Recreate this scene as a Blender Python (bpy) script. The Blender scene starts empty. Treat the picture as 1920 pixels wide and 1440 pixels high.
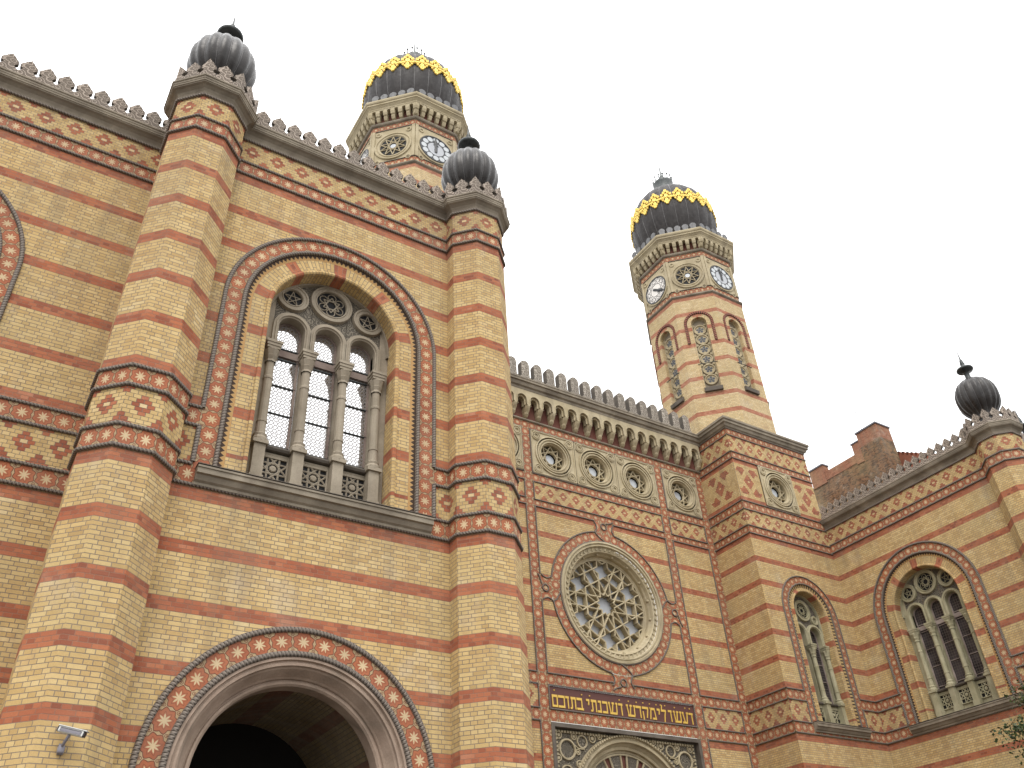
import bpy, math, random
from math import pi, sin, cos, tan, radians as R_, sqrt, atan2, floor
from mathutils import Vector, Matrix
random.seed(7)
C = bpy.context.scene.collection
T8 = tan(pi/8)
GROUND = -1.6          # camera eye is the origin, the pavement lies 1.6 m below it

# ------------------------------------------------------------------ frames and mesh builder
class Fr:
    """wall frame: u runs along the wall (left to right seen from outside), w outwards, z up"""
    def __init__(s, ox, oy, ux, uy):
        l = sqrt(ux*ux+uy*uy); s.o = (ox, oy); s.u = (ux/l, uy/l); s.n = (uy/l, -ux/l)
    def P(s, u, w, z):
        return (s.o[0]+u*s.u[0]+w*s.n[0], s.o[1]+u*s.u[1]+w*s.n[1], z)
WORLD = Fr(0, 0, 1, 0)      # u = x, w = -y

class MB:
    def __init__(s):
        s.v = []; s.f = []; s.uv = []; s.m = []; s.sm = []
    def face(s, F, pts, uv=None, m=0, sm=False):
        b = len(s.v)
        for p in pts: s.v.append(F.P(*p))
        s.f.append(tuple(range(b, b+len(pts))))
        s.uv.append(uv if uv else [(p[0], p[2]) for p in pts]); s.m.append(m); s.sm.append(sm)
    def rect(s, F, u0, u1, z0, z1, w=0, m=0, uv=None):
        s.face(F, [(u0, w, z0), (u1, w, z0), (u1, w, z1), (u0, w, z1)], uv, m)
    def box(s, F, u0, u1, w0, w1, z0, z1, m=0):
        s.rect(F, u0, u1, z0, z1, w1, m)
        s.face(F, [(u1, w0, z0), (u0, w0, z0), (u0, w0, z1), (u1, w0, z1)], None, m)
        s.face(F, [(u0, w0, z0), (u0, w1, z0), (u0, w1, z1), (u0, w0, z1)], [(w0, z0), (w1, z0), (w1, z1), (w0, z1)], m)
        s.face(F, [(u1, w1, z0), (u1, w0, z0), (u1, w0, z1), (u1, w1, z1)], [(w1, z0), (w0, z0), (w0, z1), (w1, z1)], m)
        s.face(F, [(u0, w1, z1), (u1, w1, z1), (u1, w0, z1), (u0, w0, z1)], [(u0, w1), (u1, w1), (u1, w0), (u0, w0)], m)
        s.face(F, [(u0, w0, z0), (u1, w0, z0), (u1, w1, z0), (u0, w1, z0)], [(u0, w0), (u1, w0), (u1, w1), (u0, w1)], m)
    def grid(s, F, rows, uvr=None, m=0, sm=True, closed=False):
        """rows of points; shared vertices"""
        b = len(s.v); n = len(rows[0])
        for r in rows:
            for p in r: s.v.append(F.P(*p))
        for i in range(len(rows)-1):
            for j in range(n if closed else n-1):
                k = (j+1) % n
                s.f.append((b+i*n+j, b+i*n+k, b+(i+1)*n+k, b+(i+1)*n+j))
                if uvr:
                    a = uvr[i]; c = uvr[i+1]; j2 = j+1
                    s.uv.append([a[j], a[j2], c[j2], c[j]])
                else: s.uv.append([(j, i), (j+1, i), (j+1, i+1), (j, i+1)])
                s.m.append(m); s.sm.append(sm)
    def tube(s, F, pts, r, n=6, m=0, closed=False, k=1.0):
        P = [Vector(p) for p in pts]; N = len(P); rows = []; uv = []; L = 0; ref = None
        for i in range(N+1 if closed else N):
            p = P[i % N]
            if closed: t = P[(i+1) % N]-P[(i-1) % N]
            else: t = P[min(i+1, N-1)]-P[max(i-1, 0)]
            if t.length < 1e-9: t = Vector((0, 0, 1))
            t.normalize()
            if ref is None:
                ref = Vector((0, 1, 0)) if abs(t.y) < .9 else Vector((1, 0, 0))
            ref = (ref-t*ref.dot(t)); ref.normalize(); b = t.cross(ref)
            # mitre compensation is ignored: ropes are thin
            if i: L += (P[i % N]-P[(i-1) % N]).length
            rr = r[i] if isinstance(r, (list, tuple)) else r
            rows.append([tuple(p+(ref*cos(2*pi*q/n)+b*sin(2*pi*q/n))*rr) for q in range(n)])
            uv.append([(L*k, q/n) for q in range(n+1)])
        s.grid(F, rows, uv, m, True, closed=True)
    def arch(s, F, cx, zs, zb, prof, n=28, m=0, mode='brick', pitch=.31, sm=False, zb2=None):
        """sweep profile [(R,w)] up the left leg, round the arch, down the right leg"""
        st = []
        legs = zb is not None
        rm = sum(p[0] for p in prof)/len(prof)
        if legs:
            k = max(1, int((zs-zb)/.6))
            for i in range(k): st.append(('l', zb+(zs-zb)*i/k))
        for i in range(n+1): st.append(('a', pi-pi*i/n))
        if legs:
            for i in range(1, k+1): st.append(('r', zs-(zs-zb)*i/k))
        cum = [0]
        for a, b in zip(prof, prof[1:]): cum.append(cum[-1]+sqrt((a[0]-b[0])**2+(a[1]-b[1])**2))
        def pt(q, R, w):
            if q[0] == 'l': return (cx-R, w, q[1])
            if q[0] == 'r': return (cx+R, w, q[1])
            return (cx+R*cos(q[1]), w, zs+R*sin(q[1]))
        def sl(q):
            if q[0] == 'l': return q[1]-zs
            if q[0] == 'a': return (pi-q[1])*rm
            return pi*rm+zs-q[1]
        tot = pi*rm
        for q0, q1 in zip(st, st[1:]):
            a0, a1 = sl(q0), sl(q1)
            for j in range(len(prof)-1):
                (Ra, wa), (Rb, wb) = prof[j], prof[j+1]
                pts = [pt(q0, Ra, wa), pt(q1, Ra, wa), pt(q1, Rb, wb), pt(q0, Rb, wb)]
                if mode == 'brick':
                    z0 = zs+(a0 if a0 <= tot/2 and a1 <= tot/2+1e-6 else tot-a0); z1 = zs+(a1 if a0 <= tot/2 and a1 <= tot/2+1e-6 else tot-a1)
                    uv = [(cum[j], z0), (cum[j], z1), (cum[j+1], z1), (cum[j+1], z0)]
                elif mode == 'belt':
                    uv = [(a0/pitch+.5, 1), (a1/pitch+.5, 1), (a1/pitch+.5, 0), (a0/pitch+.5, 0)]
                else:
                    uv = [(a0, cum[j]), (a1, cum[j]), (a1, cum[j+1]), (a0, cum[j+1])]
                s.face(F, pts, uv, m, sm)
    def ring(s, F, cx, cz, prof, n=32, m=0, mode='', pitch=.31, sm=False):
        rm = sum(p[0] for p in prof)/len(prof); cum = [0]
        for a, b in zip(prof, prof[1:]): cum.append(cum[-1]+sqrt((a[0]-b[0])**2+(a[1]-b[1])**2))
        if mode == 'belt': pitch = 2*pi*rm/round(2*pi*rm/pitch)
        for i in range(n):
            t0 = pi-2*pi*i/n; t1 = pi-2*pi*(i+1)/n; a0 = 2*pi*rm*i/n; a1 = 2*pi*rm*(i+1)/n
            for j in range(len(prof)-1):
                (Ra, wa), (Rb, wb) = prof[j], prof[j+1]
                pts = [(cx+Ra*cos(t0), wa, cz+Ra*sin(t0)), (cx+Ra*cos(t1), wa, cz+Ra*sin(t1)),
                       (cx+Rb*cos(t1), wb, cz+Rb*sin(t1)), (cx+Rb*cos(t0), wb, cz+Rb*sin(t0))]
                uv = [(a0/pitch, 1), (a1/pitch, 1), (a1/pitch, 0), (a0/pitch, 0)] if mode == 'belt' else [(a0, cum[j]), (a1, cum[j]), (a1, cum[j+1]), (a0, cum[j+1])]
                s.face(F, pts, uv, m, sm)
    def disc(s, F, cx, cz, r, w, n=24, m=0):
        s.face(F, [(cx+r*cos(2*pi*i/n), w, cz+r*sin(2*pi*i/n)) for i in range(n)], None, m)
    def extr(s, F, u0, u1, prof, m=0):
        """closed profile [(w,z)] (front side listed bottom to top) extruded along u"""
        n = len(prof)
        for i in range(n):
            a, b = prof[i], prof[(i+1) % n]
            s.face(F, [(u0, a[0], a[1]), (u1, a[0], a[1]), (u1, b[0], b[1]), (u0, b[0], b[1])], [(u0, a[0]+a[1]), (u1, a[0]+a[1]), (u1, b[0]+b[1]), (u0, b[0]+b[1])], m)
        s.face(F, [(u0, p[0], p[1]) for p in prof][::-1], [(p[0], p[1]) for p in prof][::-1], m)
        s.face(F, [(u1, p[0], p[1]) for p in prof], [(p[0], p[1]) for p in prof], m)
    def sweep(s, path, prof, closed=False, m=0, uvs=1.0):
        """sweep open profile [(d,z)] along a plan path (world x,y), outside on the right hand... of travel"""
        n = len(path); rows = []
        nr = []
        for i in range(n):
            def seg(a, b):
                dx, dy = b[0]-a[0], b[1]-a[1]; l = sqrt(dx*dx+dy*dy); return (dy/l, -dx/l)
            if closed: n0 = seg(path[i-1], path[i]); n1 = seg(path[i], path[(i+1) % n])
            else:
                n0 = seg(path[max(i-1, 0)], path[max(i-1, 0)+1]); n1 = seg(path[min(i, n-2)], path[min(i, n-2)+1])
            bx, by = n0[0]+n1[0], n0[1]+n1[1]; d = 1+n0[0]*n1[0]+n0[1]*n1[1]
            nr.append((bx/d, by/d))
        idx = list(range(n))+([0] if closed else [])
        L = [0]
        for a, b in zip(idx, idx[1:]): L.append(L[-1]+sqrt((path[b][0]-path[a][0])**2+(path[b][1]-path[a][1])**2))
        for q in range(len(idx)-1):
            a, b = idx[q], idx[q+1]; c = 0
            for j in range(len(prof)-1):
                (d0, z0), (d1, z1) = prof[j], prof[j+1]
                c1 = c+sqrt((d1-d0)**2+(z1-z0)**2)
                pa = lambda k, d, z: (path[k][0]+nr[k][0]*d, -(path[k][1]+nr[k][1]*d), z)
                s.face(WORLD, [pa(a, d0, z0), pa(b, d0, z0), pa(b, d1, z1), pa(a, d1, z1)], [(L[q]*uvs, c), (L[q+1]*uvs, c), (L[q+1]*uvs, c1), (L[q]*uvs, c1)], m)
                c = c1
    def lathe(s, cx, cy, prof, n=32, m=0, lobes=0, amp=0, sm=True, seg=4):
        if lobes: n = lobes*seg
        rows = []; uv = []
        for (r, z) in prof:
            row = []
            for i in range(n):
                t = 2*pi*i/n; k = 1.0
                if lobes: k = 1+amp*(abs(sin(lobes*t/2))-.5)
                row.append((cx+r*k*cos(t), -(cy+r*k*sin(t)), z))
            rows.append(row); uv.append([(i/n*2*pi*max(p[0] for p in prof), z) for i in range(n+1)])
        s.grid(WORLD, rows, uv, m, sm, closed=True)
    def flush(s, name, mats, parent=None):
        if s.f: s.build(name, mats, parent)
        s.v = []; s.f = []; s.uv = []; s.m = []; s.sm = []
    def build(s, name, mats, parent=None, loc=None):
        if not s.f: return None
        me = bpy.data.meshes.new(name)
        if loc: vs = [(a[0]-loc[0], a[1]-loc[1], a[2]-loc[2]) for a in s.v]
        else: vs = s.v
        me.from_pydata(vs, [], s.f)
        if not isinstance(mats, (list, tuple)): mats = [mats]
        for m in mats: me.materials.append(m)
        ul = me.uv_layers.new(name='UVMap'); fl = []
        for u in s.uv:
            for a in u: fl += [a[0], a[1]]
        ul.data.foreach_set('uv', fl)
        me.polygons.foreach_set('material_index', s.m)
        me.polygons.foreach_set('use_smooth', s.sm)
        me.update()
        o = bpy.data.objects.new(name, me); C.objects.link(o)
        if parent is not None:
            o.parent = parent
            wl = wloc(parent)
            L = loc if loc else (0, 0, 0)
            o.location = (L[0]-wl[0], L[1]-wl[1], L[2]-wl[2])
        elif loc: o.location = loc
        return o

def wloc(o):
    x, y, z = o.location
    while o.parent is not None:
        o = o.parent; x += o.location[0]; y += o.location[1]; z += o.location[2]
    return (x, y, z)
def thing(name, label, cat, loc=(0, 0, 0), group=None):
    o = bpy.data.objects.new(name, None); C.objects.link(o); o.location = loc; o.empty_display_size = .5
    o['label'] = label; o['category'] = cat
    if group: o['group'] = group
    return o
def tag(o, label=None, cat=None, group=None, kind=None):
    if label: o['label'] = label
    if cat: o['category'] = cat
    if group: o['group'] = group
    if kind: o['kind'] = kind
    return o
def copy_tree(o, parent=None):
    c = o.copy(); C.objects.link(c); c.parent = parent
    for ch in [k for k in o.children]: copy_tree(ch, c)
    return c

# ------------------------------------------------------------------ materials
class NT:
    def __init__(s, name):
        s.mat = bpy.data.materials.new(name); s.mat.use_nodes = True
        s.t = s.mat.node_tree; s.n = s.t.nodes; s.l = s.t.links
        s.b = s.n['Principled BSDF']
    def add(s, ty, **k):
        x = s.n.new(ty)
        for a, b in k.items(): setattr(x, a, b)
        return x
    def put(s, sock, v):
        if isinstance(v, bpy.types.NodeSocket): s.l.new(v, sock)
        elif isinstance(v, (tuple, list)): sock.default_value = tuple(v)+((1,) if len(v) == 3 and len(sock.default_value) == 4 else ())
        else: sock.default_value = v
    def M(s, op, a, b=0.0, c=0.0):
        x = s.add('ShaderNodeMath', operation=op); s.put(x.inputs[0], a); s.put(x.inputs[1], b); s.put(x.inputs[2], c); return x.outputs[0]
    def mix(s, f, a, b, bt='MIX'):
        x = s.add('ShaderNodeMix', data_type='RGBA', blend_type=bt); s.put(x.inputs[0], f); s.put(x.inputs[6], a); s.put(x.inputs[7], b); return x.outputs[2]
    def uv(s):
        x = s.add('ShaderNodeUVMap', uv_map='UVMap'); return x.outputs[0]
    def xyz(s, v):
        x = s.add('ShaderNodeSeparateXYZ'); s.put(x.inputs[0], v); return x.outputs
    def comb(s, x, y, z=0.0):
        c = s.add('ShaderNodeCombineXYZ'); s.put(c.inputs[0], x); s.put(c.inputs[1], y); s.put(c.inputs[2], z); return c.outputs[0]
    def pos(s): return s.add('ShaderNodeNewGeometry').outputs['Position']
    def noise(s, sc, det=4, v=None, rough=.55):
        x = s.add('ShaderNodeTexNoise'); x.inputs['Scale'].default_value = sc; x.inputs['Detail'].default_value = det; x.inputs['Roughness'].default_value = rough
        s.put(x.inputs['Vector'], v if v is not None else s.pos()); return x.outputs['Fac']
    def ramp(s, f, stops, interp='LINEAR'):
        x = s.add('ShaderNodeValToRGB'); x.color_ramp.interpolation = interp; s.put(x.inputs[0], f)
        e = x.color_ramp.elements
        while len(e) < len(stops): e.new(.5)
        for i, (p, c) in enumerate(stops):
            e[i].position = p; e[i].color = tuple(c)+(1,) if len(c) == 3 else c
        return x.outputs[0]
    def maprange(s, v, a, b, c, d):
        x = s.add('ShaderNodeMapRange'); x.clamp = True; s.put(x.inputs[0], v)
        for i, q in enumerate((a, b, c, d)): x.inputs[i+1].default_value = q
        return x.outputs[0]
    def bump(s, h, dist=.01, strg=1.0):
        x = s.add('ShaderNodeBump'); x.inputs['Distance'].default_value = dist; x.inputs['Strength'].default_value = strg; s.put(x.inputs['Height'], h)
        s.l.new(x.outputs[0], s.b.inputs['Normal']); return x
    def done(s, col, rough=.85, metal=0.0, spec=.3):
        s.put(s.b.inputs['Base Color'], col); s.put(s.b.inputs['Roughness'], rough); s.put(s.b.inputs['Metallic'], metal)
        s.b.inputs['Specular IOR Level'].default_value = spec
        return s.mat

def stain(t, col, amt=.35, sc=.55):
    """weathering: large soft blotches plus vertical rain streaks in the masonry itself"""
    n1 = t.noise(sc, 5)
    p = t.xyz(t.pos())
    st = t.noise(1.0, 4, t.comb(t.M('MULTIPLY', t.M('ADD', p[0], p[1]), 3.2), t.M('MULTIPLY', p[2], .22), 0.0))
    k = t.M('MULTIPLY', t.maprange(n1, .33, .62, 0, 1), t.maprange(st, .45, .66, 0, 1))
    c = t.mix(t.M('MULTIPLY', k, amt), col, (.16, .13, .10))
    n2 = t.noise(.9, 3)
    return t.mix(t.maprange(n2, .3, .75, 0, amt*.6), c, t.mix(.5, c, (.34, .30, .24)))

YEL = [(.0, (.40, .265, .115)), (.3, (.49, .34, .15)), (.55, (.545, .39, .18)), (.85, (.59, .44, .22)), (1.0, (.67, .54, .33))]
RED = [(.0, (.21, .065, .04)), (.4, (.33, .105, .055)), (.8, (.41, .145, .072)), (1.0, (.45, .22, .145))]
def brick_mat(name, secs, dirt=.35, yel=YEL, red=RED, mort=(.19, .155, .12), allred=False, noband=False):
    """secs: [(zlo, z_top_of_a_band, period)] ascending; 13 courses to a period, 3 of them red"""
    t = NT(name); u, z, _ = t.xyz(t.uv())
    z0 = secs[0][1]; p = secs[0][2]
    Z0 = z0; PP = p
    for (zl, a, b) in secs[1:]:
        g = t.M('GREATER_THAN', z, zl)
        Z0 = t.M('ADD', t.M('MULTIPLY', g, a), t.M('MULTIPLY', t.M('SUBTRACT', 1.0, g), Z0))
        PP = t.M('ADD', t.M('MULTIPLY', g, b), t.M('MULTIPLY', t.M('SUBTRACT', 1.0, g), PP))
    q = t.M('DIVIDE', t.M('SUBTRACT', z, Z0), PP)         # 0 at the top of a red band
    fr = t.M('FRACT', q)
    band = 1.0 if allred else 0.0 if noband else t.M('GREATER_THAN', fr, 10.0/13)
    v = t.M('MULTIPLY', q, 13*.075)
    # slight wander of the bed joints
    vec = t.comb(u, t.M('ADD', v, 40*.975))
    br = t.add('ShaderNodeTexBrick'); t.put(br.inputs['Vector'], vec)
    br.offset = .5; br.offset_frequency = 2; br.squash = .5; br.squash_frequency = 2
    br.inputs['Color1'].default_value = (0, 0, 0, 1); br.inputs['Color2'].default_value = (1, 1, 1, 1); br.inputs['Mortar'].default_value = (.5, .5, .5, 1)
    br.inputs['Scale'].default_value = 1; br.inputs['Mortar Size'].default_value = .006; br.inputs['Mortar Smooth'].default_value = .12
    br.inputs['Bias'].default_value = 0; br.inputs['Brick Width'].default_value = .25; br.inputs['Row Height'].default_value = .075
    tint = t.xyz(br.outputs['Color'])[0]; fac = br.outputs['Fac']
    n = t.noise(1.1, 4); tv = t.M('ADD', t.M('MULTIPLY', tint, .7), t.M('MULTIPLY', t.M('SUBTRACT', n, .3), .7))
    yc = t.ramp(tv, yel); rc = t.ramp(tv, red)
    # some bricks greenish grey or pinkish
    yc = t.mix(t.maprange(t.noise(3.3, 2), .6, .75, 0, .35), yc, (.36, .22, .13))
    yc = t.mix(t.maprange(t.noise(.45, 3), .5, .7, 0, .3), yc, (.40, .34, .16))
    # pale efflorescence
    ef = t.M('MULTIPLY', t.maprange(t.noise(.8, 6, rough=.7), .58, .72, 0, 1), .4)
    yc = t.mix(ef, yc, (.55, .49, .40)); rc = t.mix(t.M('MULTIPLY', ef, .8), rc, (.42, .30, .24))
    col = t.mix(band, yc, rc)
    mo = t.mix(t.maprange(t.noise(2.0, 3), .35, .65, 0, 1), mort, tuple(c*1.35 for c in mort))
    mo = t.mix(t.M('MULTIPLY', band, .55), mo, rc)
    col = t.mix(fac, col, mo)
    fine = t.noise(60, 3)
    col = t.mix(.22, col, t.mix(fine, (.1, .08, .05), (1, .95, .85)), 'OVERLAY')
    col = stain(t, col, dirt*1.25)
    t.bump(t.M('SUBTRACT', t.M('MULTIPLY', fine, .25), fac), .012, .8)
    return t.done(col, .9, 0, .2)
WSEC = [(-9, 6.467, .975), (8.2, 9.28, 1.007)]
BR = brick_mat('yellow_brick_red_bands', WSEC, .27)
BRT = brick_mat('tower_brick', [(-9, 22.13, 1.007)], .15, yel=[(0, (.48, .35, .18)), (.4, (.56, .425, .235)), (.8, (.62, .49, .29)), (1, (.68, .56, .37))], red=[(0, (.30, .11, .07)), (.5, (.40, .16, .095)), (1, (.47, .25, .17))], mort=(.24, .20, .16))  # brick ramps paled, sky glare over the towers put into the colour

BRV = brick_mat('shaded_vault_brick', WSEC, .9, yel=[(p, tuple(x*.35 for x in c)) for p, c in YEL], red=[(p, tuple(x*.4 for x in c)) for p, c in RED], mort=(.06, .05, .04))  # wall brick colours scaled down: the passage's shade is painted in
def star_mat():
    t = NT('star_tile'); u, v, _ = t.xyz(t.uv())
    x = t.M('SUBTRACT', t.M('FRACT', u), .5); y = t.M('SUBTRACT', v, .5)
    r = t.M('SQRT', t.M('ADD', t.M('MULTIPLY', x, x), t.M('MULTIPLY', y, y)))
    a = t.M('ARCTAN2', y, x)
    w = t.M('ABSOLUTE', t.M('SUBTRACT', t.M('FRACT', t.M('ADD', t.M('MULTIPLY', a, 8/(2*pi)), 8.5)), .5))   # 0..0.5
    w = t.M('MULTIPLY', w, 2)
    rs = t.M('ADD', .085, t.M('MULTIPLY', w, .20))
    star = t.M('LESS_THAN', r, rs)
    l1 = t.M('LESS_THAN', t.M('ABSOLUTE', t.M('SUBTRACT', r, t.M('ADD', t.M('MULTIPLY', rs, .7), .155))), .013)
    rb = t.M('ADD', .41, t.M('MULTIPLY', w, .105))
    body = t.M('LESS_THAN', r, rb)
    edge = t.M('LESS_THAN', t.M('ABSOLUTE', t.M('SUBTRACT', r, rb)), .018)
    ax = t.M('SUBTRACT', .5, t.M('ABSOLUTE', x)); ay = t.M('ABSOLUTE', y)
    # hair-pin loops in the spandrels
    d = t.M('SQRT', t.M('ADD', t.M('MULTIPLY', ax, ax), t.M('POWER', t.M('MAXIMUM', t.M('SUBTRACT', .33, ay), 0.0), 2.0)))
    loop = t.M('LESS_THAN', t.M('ABSOLUTE', t.M('SUBTRACT', d, .06)), .016)
    pin = t.M('MULTIPLY', t.M('LESS_THAN', ax, .022), t.M('GREATER_THAN', ay, .33))
    cream = t.ramp(t.noise(2.5, 4), [(.3, (.50, .37, .21)), (.7, (.63, .49, .30))]); tan_ = t.ramp(t.noise(2.5, 4), [(.3, (.34, .24, .13)), (.7, (.45, .33, .19))])
    red = t.ramp(t.noise(1.7, 4), [(.3, (.32, .092, .04)), (.7, (.43, .145, .065))])
    dk = (.15, .05, .03)
    fl = t.add('ShaderNodeTexWhiteNoise', noise_dimensions='3D'); ob = t.add('ShaderNodeObjectInfo'); t.put(fl.inputs['Vector'], t.comb(t.M('FLOOR', u), ob.outputs['Random'], 0.0)); tv = fl.outputs['Value']
    red = t.mix(t.M('MULTIPLY', tv, .45), red, (.24, .08, .045)); cream = t.mix(t.M('MULTIPLY', tv, .35), cream, (.40, .31, .20))
    c = t.mix(t.M('MULTIPLY', loop, .8), tan_, dk); c = t.mix(pin, c, dk); c = t.mix(body, c, red); c = t.mix(edge, c, dk); c = t.mix(t.M('MULTIPLY', l1, .85), c, dk); c = t.mix(star, c, cream)
    c = stain(t, c, .3)
    h = t.M('ADD', star, t.M('SUBTRACT', t.M('MULTIPLY', t.M('SUBTRACT', 1.0, body), .8), t.M('ADD', edge, loop)))
    t.bump(h, .012, .7)
    return t.done(c, .8, 0, .3)
STAR = star_mat()

def rope_mat(name, a, b, per=.085, dark=1):
    t = NT(name); u, v, _ = t.xyz(t.uv())
    s1 = t.M('SINE', t.M('MULTIPLY', t.M('ADD', t.M('DIVIDE', u, per), t.M('MULTIPLY', v, 2)), 2*pi))
    s2 = t.M('SINE', t.M('MULTIPLY', t.M('SUBTRACT', t.M('DIVIDE', u, per), t.M('MULTIPLY', v, 2)), 2*pi))
    h = t.M('ADD', t.M('MULTIPLY', t.M('MULTIPLY', s1, s2), .25), t.M('MULTIPLY', s1, .25))
    c = t.ramp(t.M('ADD', h, .5), [(.15, a), (.8, b)])
    c = t.mix(t.maprange(t.noise(1.3, 4), .4, .7, 0, .6), c, t.mix(.5, c, (.2, .18, .16)))
    t.bump(h, .02, 1)
    return t.done(c, .8, 0, .3)
ROPE = rope_mat('rope_moulding', (.075, .06, .05), (.25, .21, .175), .062)

def stone_mat(name, a, b, dirt=.5, bump=.006, sc=2.0, spec=.25):
    t = NT(name)
    c = t.ramp(t.noise(sc, 6), [(.3, a), (.7, b)])
    c = t.mix(.25, c, t.mix(t.noise(35, 4), (.1, .1, .1), (.95, .95, .95)), 'OVERLAY')
    c = stain(t, c, dirt, 1.1)
    t.bump(t.noise(18, 5), bump, .7)
    return t.done(c, .85, 0, spec)
STONE = stone_mat('tracery_stone', (.23, .195, .145), (.36, .31, .24))
STONEC = stone_mat('cornice_stone', (.115, .095, .07), (.33, .285, .22), .9, sc=1.3)
STONEG = stone_mat('greenish_tracery_stone', (.27, .25, .15), (.42, .385, .26), .4)
STONEY = stone_mat('ochre_carved_stone', (.36, .30, .185), (.50, .43, .29), .4)
STONEP = stone_mat('pink_arch_stone', (.23, .165, .125), (.40, .30, .235), .7)
STONED = stone_mat('dark_weathered_stone', (.07, .06, .05), (.15, .13, .11), .3)

def relief_mat(name, a, b, sc=9, depth=.03):
    """shallow carved scrollwork"""
    t = NT(name); u = t.uv()
    vo = t.add('ShaderNodeTexVoronoi', feature='SMOOTH_F1'); vo.inputs['Scale'].default_value = sc; t.put(vo.inputs['Vector'], u); vo.inputs['Smoothness'].default_value = .2
    d = t.M('SINE', t.M('MULTIPLY', vo.outputs['Distance'], 22.0))
    h = t.maprange(d, -.35, .35, 0, 1)
    c = t.mix(h, t.mix(t.noise(3, 3), a, tuple(x*.7 for x in a)), t.mix(t.noise(3, 3), b, tuple(x*.8 for x in b)))
    t.bump(h, depth, 1)
    oi = t.add('ShaderNodeObjectInfo'); c = t.mix(t.M('MULTIPLY', oi.outputs['Random'], .4), c, (.17, .15, .13))
    return t.done(stain(t, c, .35, 1.2), .85, 0, .25)
RELIEF = relief_mat('carved_merlon_stone', (.20, .16, .13), (.47, .395, .33), 6, .02)
RELIEFG = relief_mat('carved_grey_stone', (.05, .045, .035), (.25, .22, .165), 8)
RELIEFM = relief_mat('carved_pale_merlon_stone', (.22, .19, .155), (.50, .45, .385), 6, .02)

def zigzag_mat():
    t = NT('zigzag_brick'); u, v, _ = t.xyz(t.uv())
    tr = t.M('MULTIPLY', t.M('ABSOLUTE', t.M('SUBTRACT', t.M('FRACT', t.M('DIVIDE', u, .105)), .5)), 2)
    vv = t.M('DIVIDE', v, .16)
    m = t.M('GREATER_THAN', t.M('ADD', .25, t.M('MULTIPLY', tr, .5)), vv)
    ln = t.M('LESS_THAN', t.M('ABSOLUTE', t.M('SUBTRACT', t.M('ADD', .25, t.M('MULTIPLY', tr, .5)), vv)), .16)
    c = t.mix(m, t.ramp(t.noise(2, 3), [(.3, (.36, .20, .08)), (.7, (.46, .28, .11))]), (.055, .035, .025))
    c = t.mix(t.M('MULTIPLY', ln, t.M('SUBTRACT', 1.0, m)), c, (.42, .27, .12))
    t.bump(t.M('SUBTRACT', 1.0, m), .02, 1)
    return t.done(c, .85)
ZIG = zigzag_mat()

def bead_mat():
    t = NT('beaded_brick'); u, v, _ = t.xyz(t.uv())
    f = t.M('FRACT', t.M('DIVIDE', u, .13)); m = t.M('GREATER_THAN', f, .42)
    c = t.mix(m, (.06, .035, .028), t.ramp(t.noise(2, 3), [(.3, (.36, .24, .10)), (.7, (.46, .34, .16))]))
    t.bump(m, .03, 1)
    return t.done(c, .85)
BEAD = bead_mat()
def bead2_mat():
    t = NT('red_dentil_brick'); u, v, _ = t.xyz(t.uv())
    f = t.M('FRACT', t.M('DIVIDE', u, .11)); m = t.M('GREATER_THAN', f, .4)
    c = t.mix(m, (.045, .03, .025), t.ramp(t.noise(2, 3), [(.3, (.24, .075, .05)), (.7, (.30, .13, .09))]))
    t.bump(m, .03, 1)
    return t.done(c, .85)
BEAD2 = bead2_mat()

def cell_mats():
    out = []
    for nm, rp in (('frieze_yellow_brick', YEL), ('frieze_red_brick', RED)):
        t = NT(nm); wn = t.add('ShaderNodeTexWhiteNoise', noise_dimensions='2D'); t.put(wn.inputs['Vector'], t.uv())
        n = t.noise(1.2, 4)
        c = t.ramp(t.M('ADD', t.M('MULTIPLY', wn.outputs['Value'], .8), t.M('MULTIPLY', t.M('SUBTRACT', n, .4), .6)), rp)
        c = stain(t, c, .35); t.bump(t.noise(50, 3), .004, .7)
        out.append(t.done(c, .9, 0, .2))
    t = NT('mortar'); out.append(t.done(t.ramp(t.noise(2, 3), [(.3, (.19, .155, .13)), (.7, (.27, .23, .19))]), .95))
    t = NT('pale_brick'); out.append(t.done(t.ramp(t.noise(5, 3), [(.3, (.50, .36, .18)), (.7, (.62, .48, .28))]), .9))
    return out
CELLS = cell_mats()
def redbrick():
    return brick_mat('old_red_brick', [(-9, 6.467, .975)], .5, noband=True, yel=[(0, (.035, .022, .016)), (.3, (.085, .045, .025)), (.55, (.17, .085, .04)), (.8, (.24, .12, .06)), (1, (.27, .17, .10))], mort=(.11, .09, .07))
OLDRED = redbrick()
NEWRED = brick_mat('chimney_red_brick', [(-9, 6.467, .975)], .3, noband=True, yel=[(0, (.20, .075, .042)), (.5, (.29, .12, .07)), (1, (.36, .17, .10))], mort=(.22, .15, .12))
DARKRED = stone_mat('dark_red_recess', (.10, .035, .025), (.17, .06, .045), .2)

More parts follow.
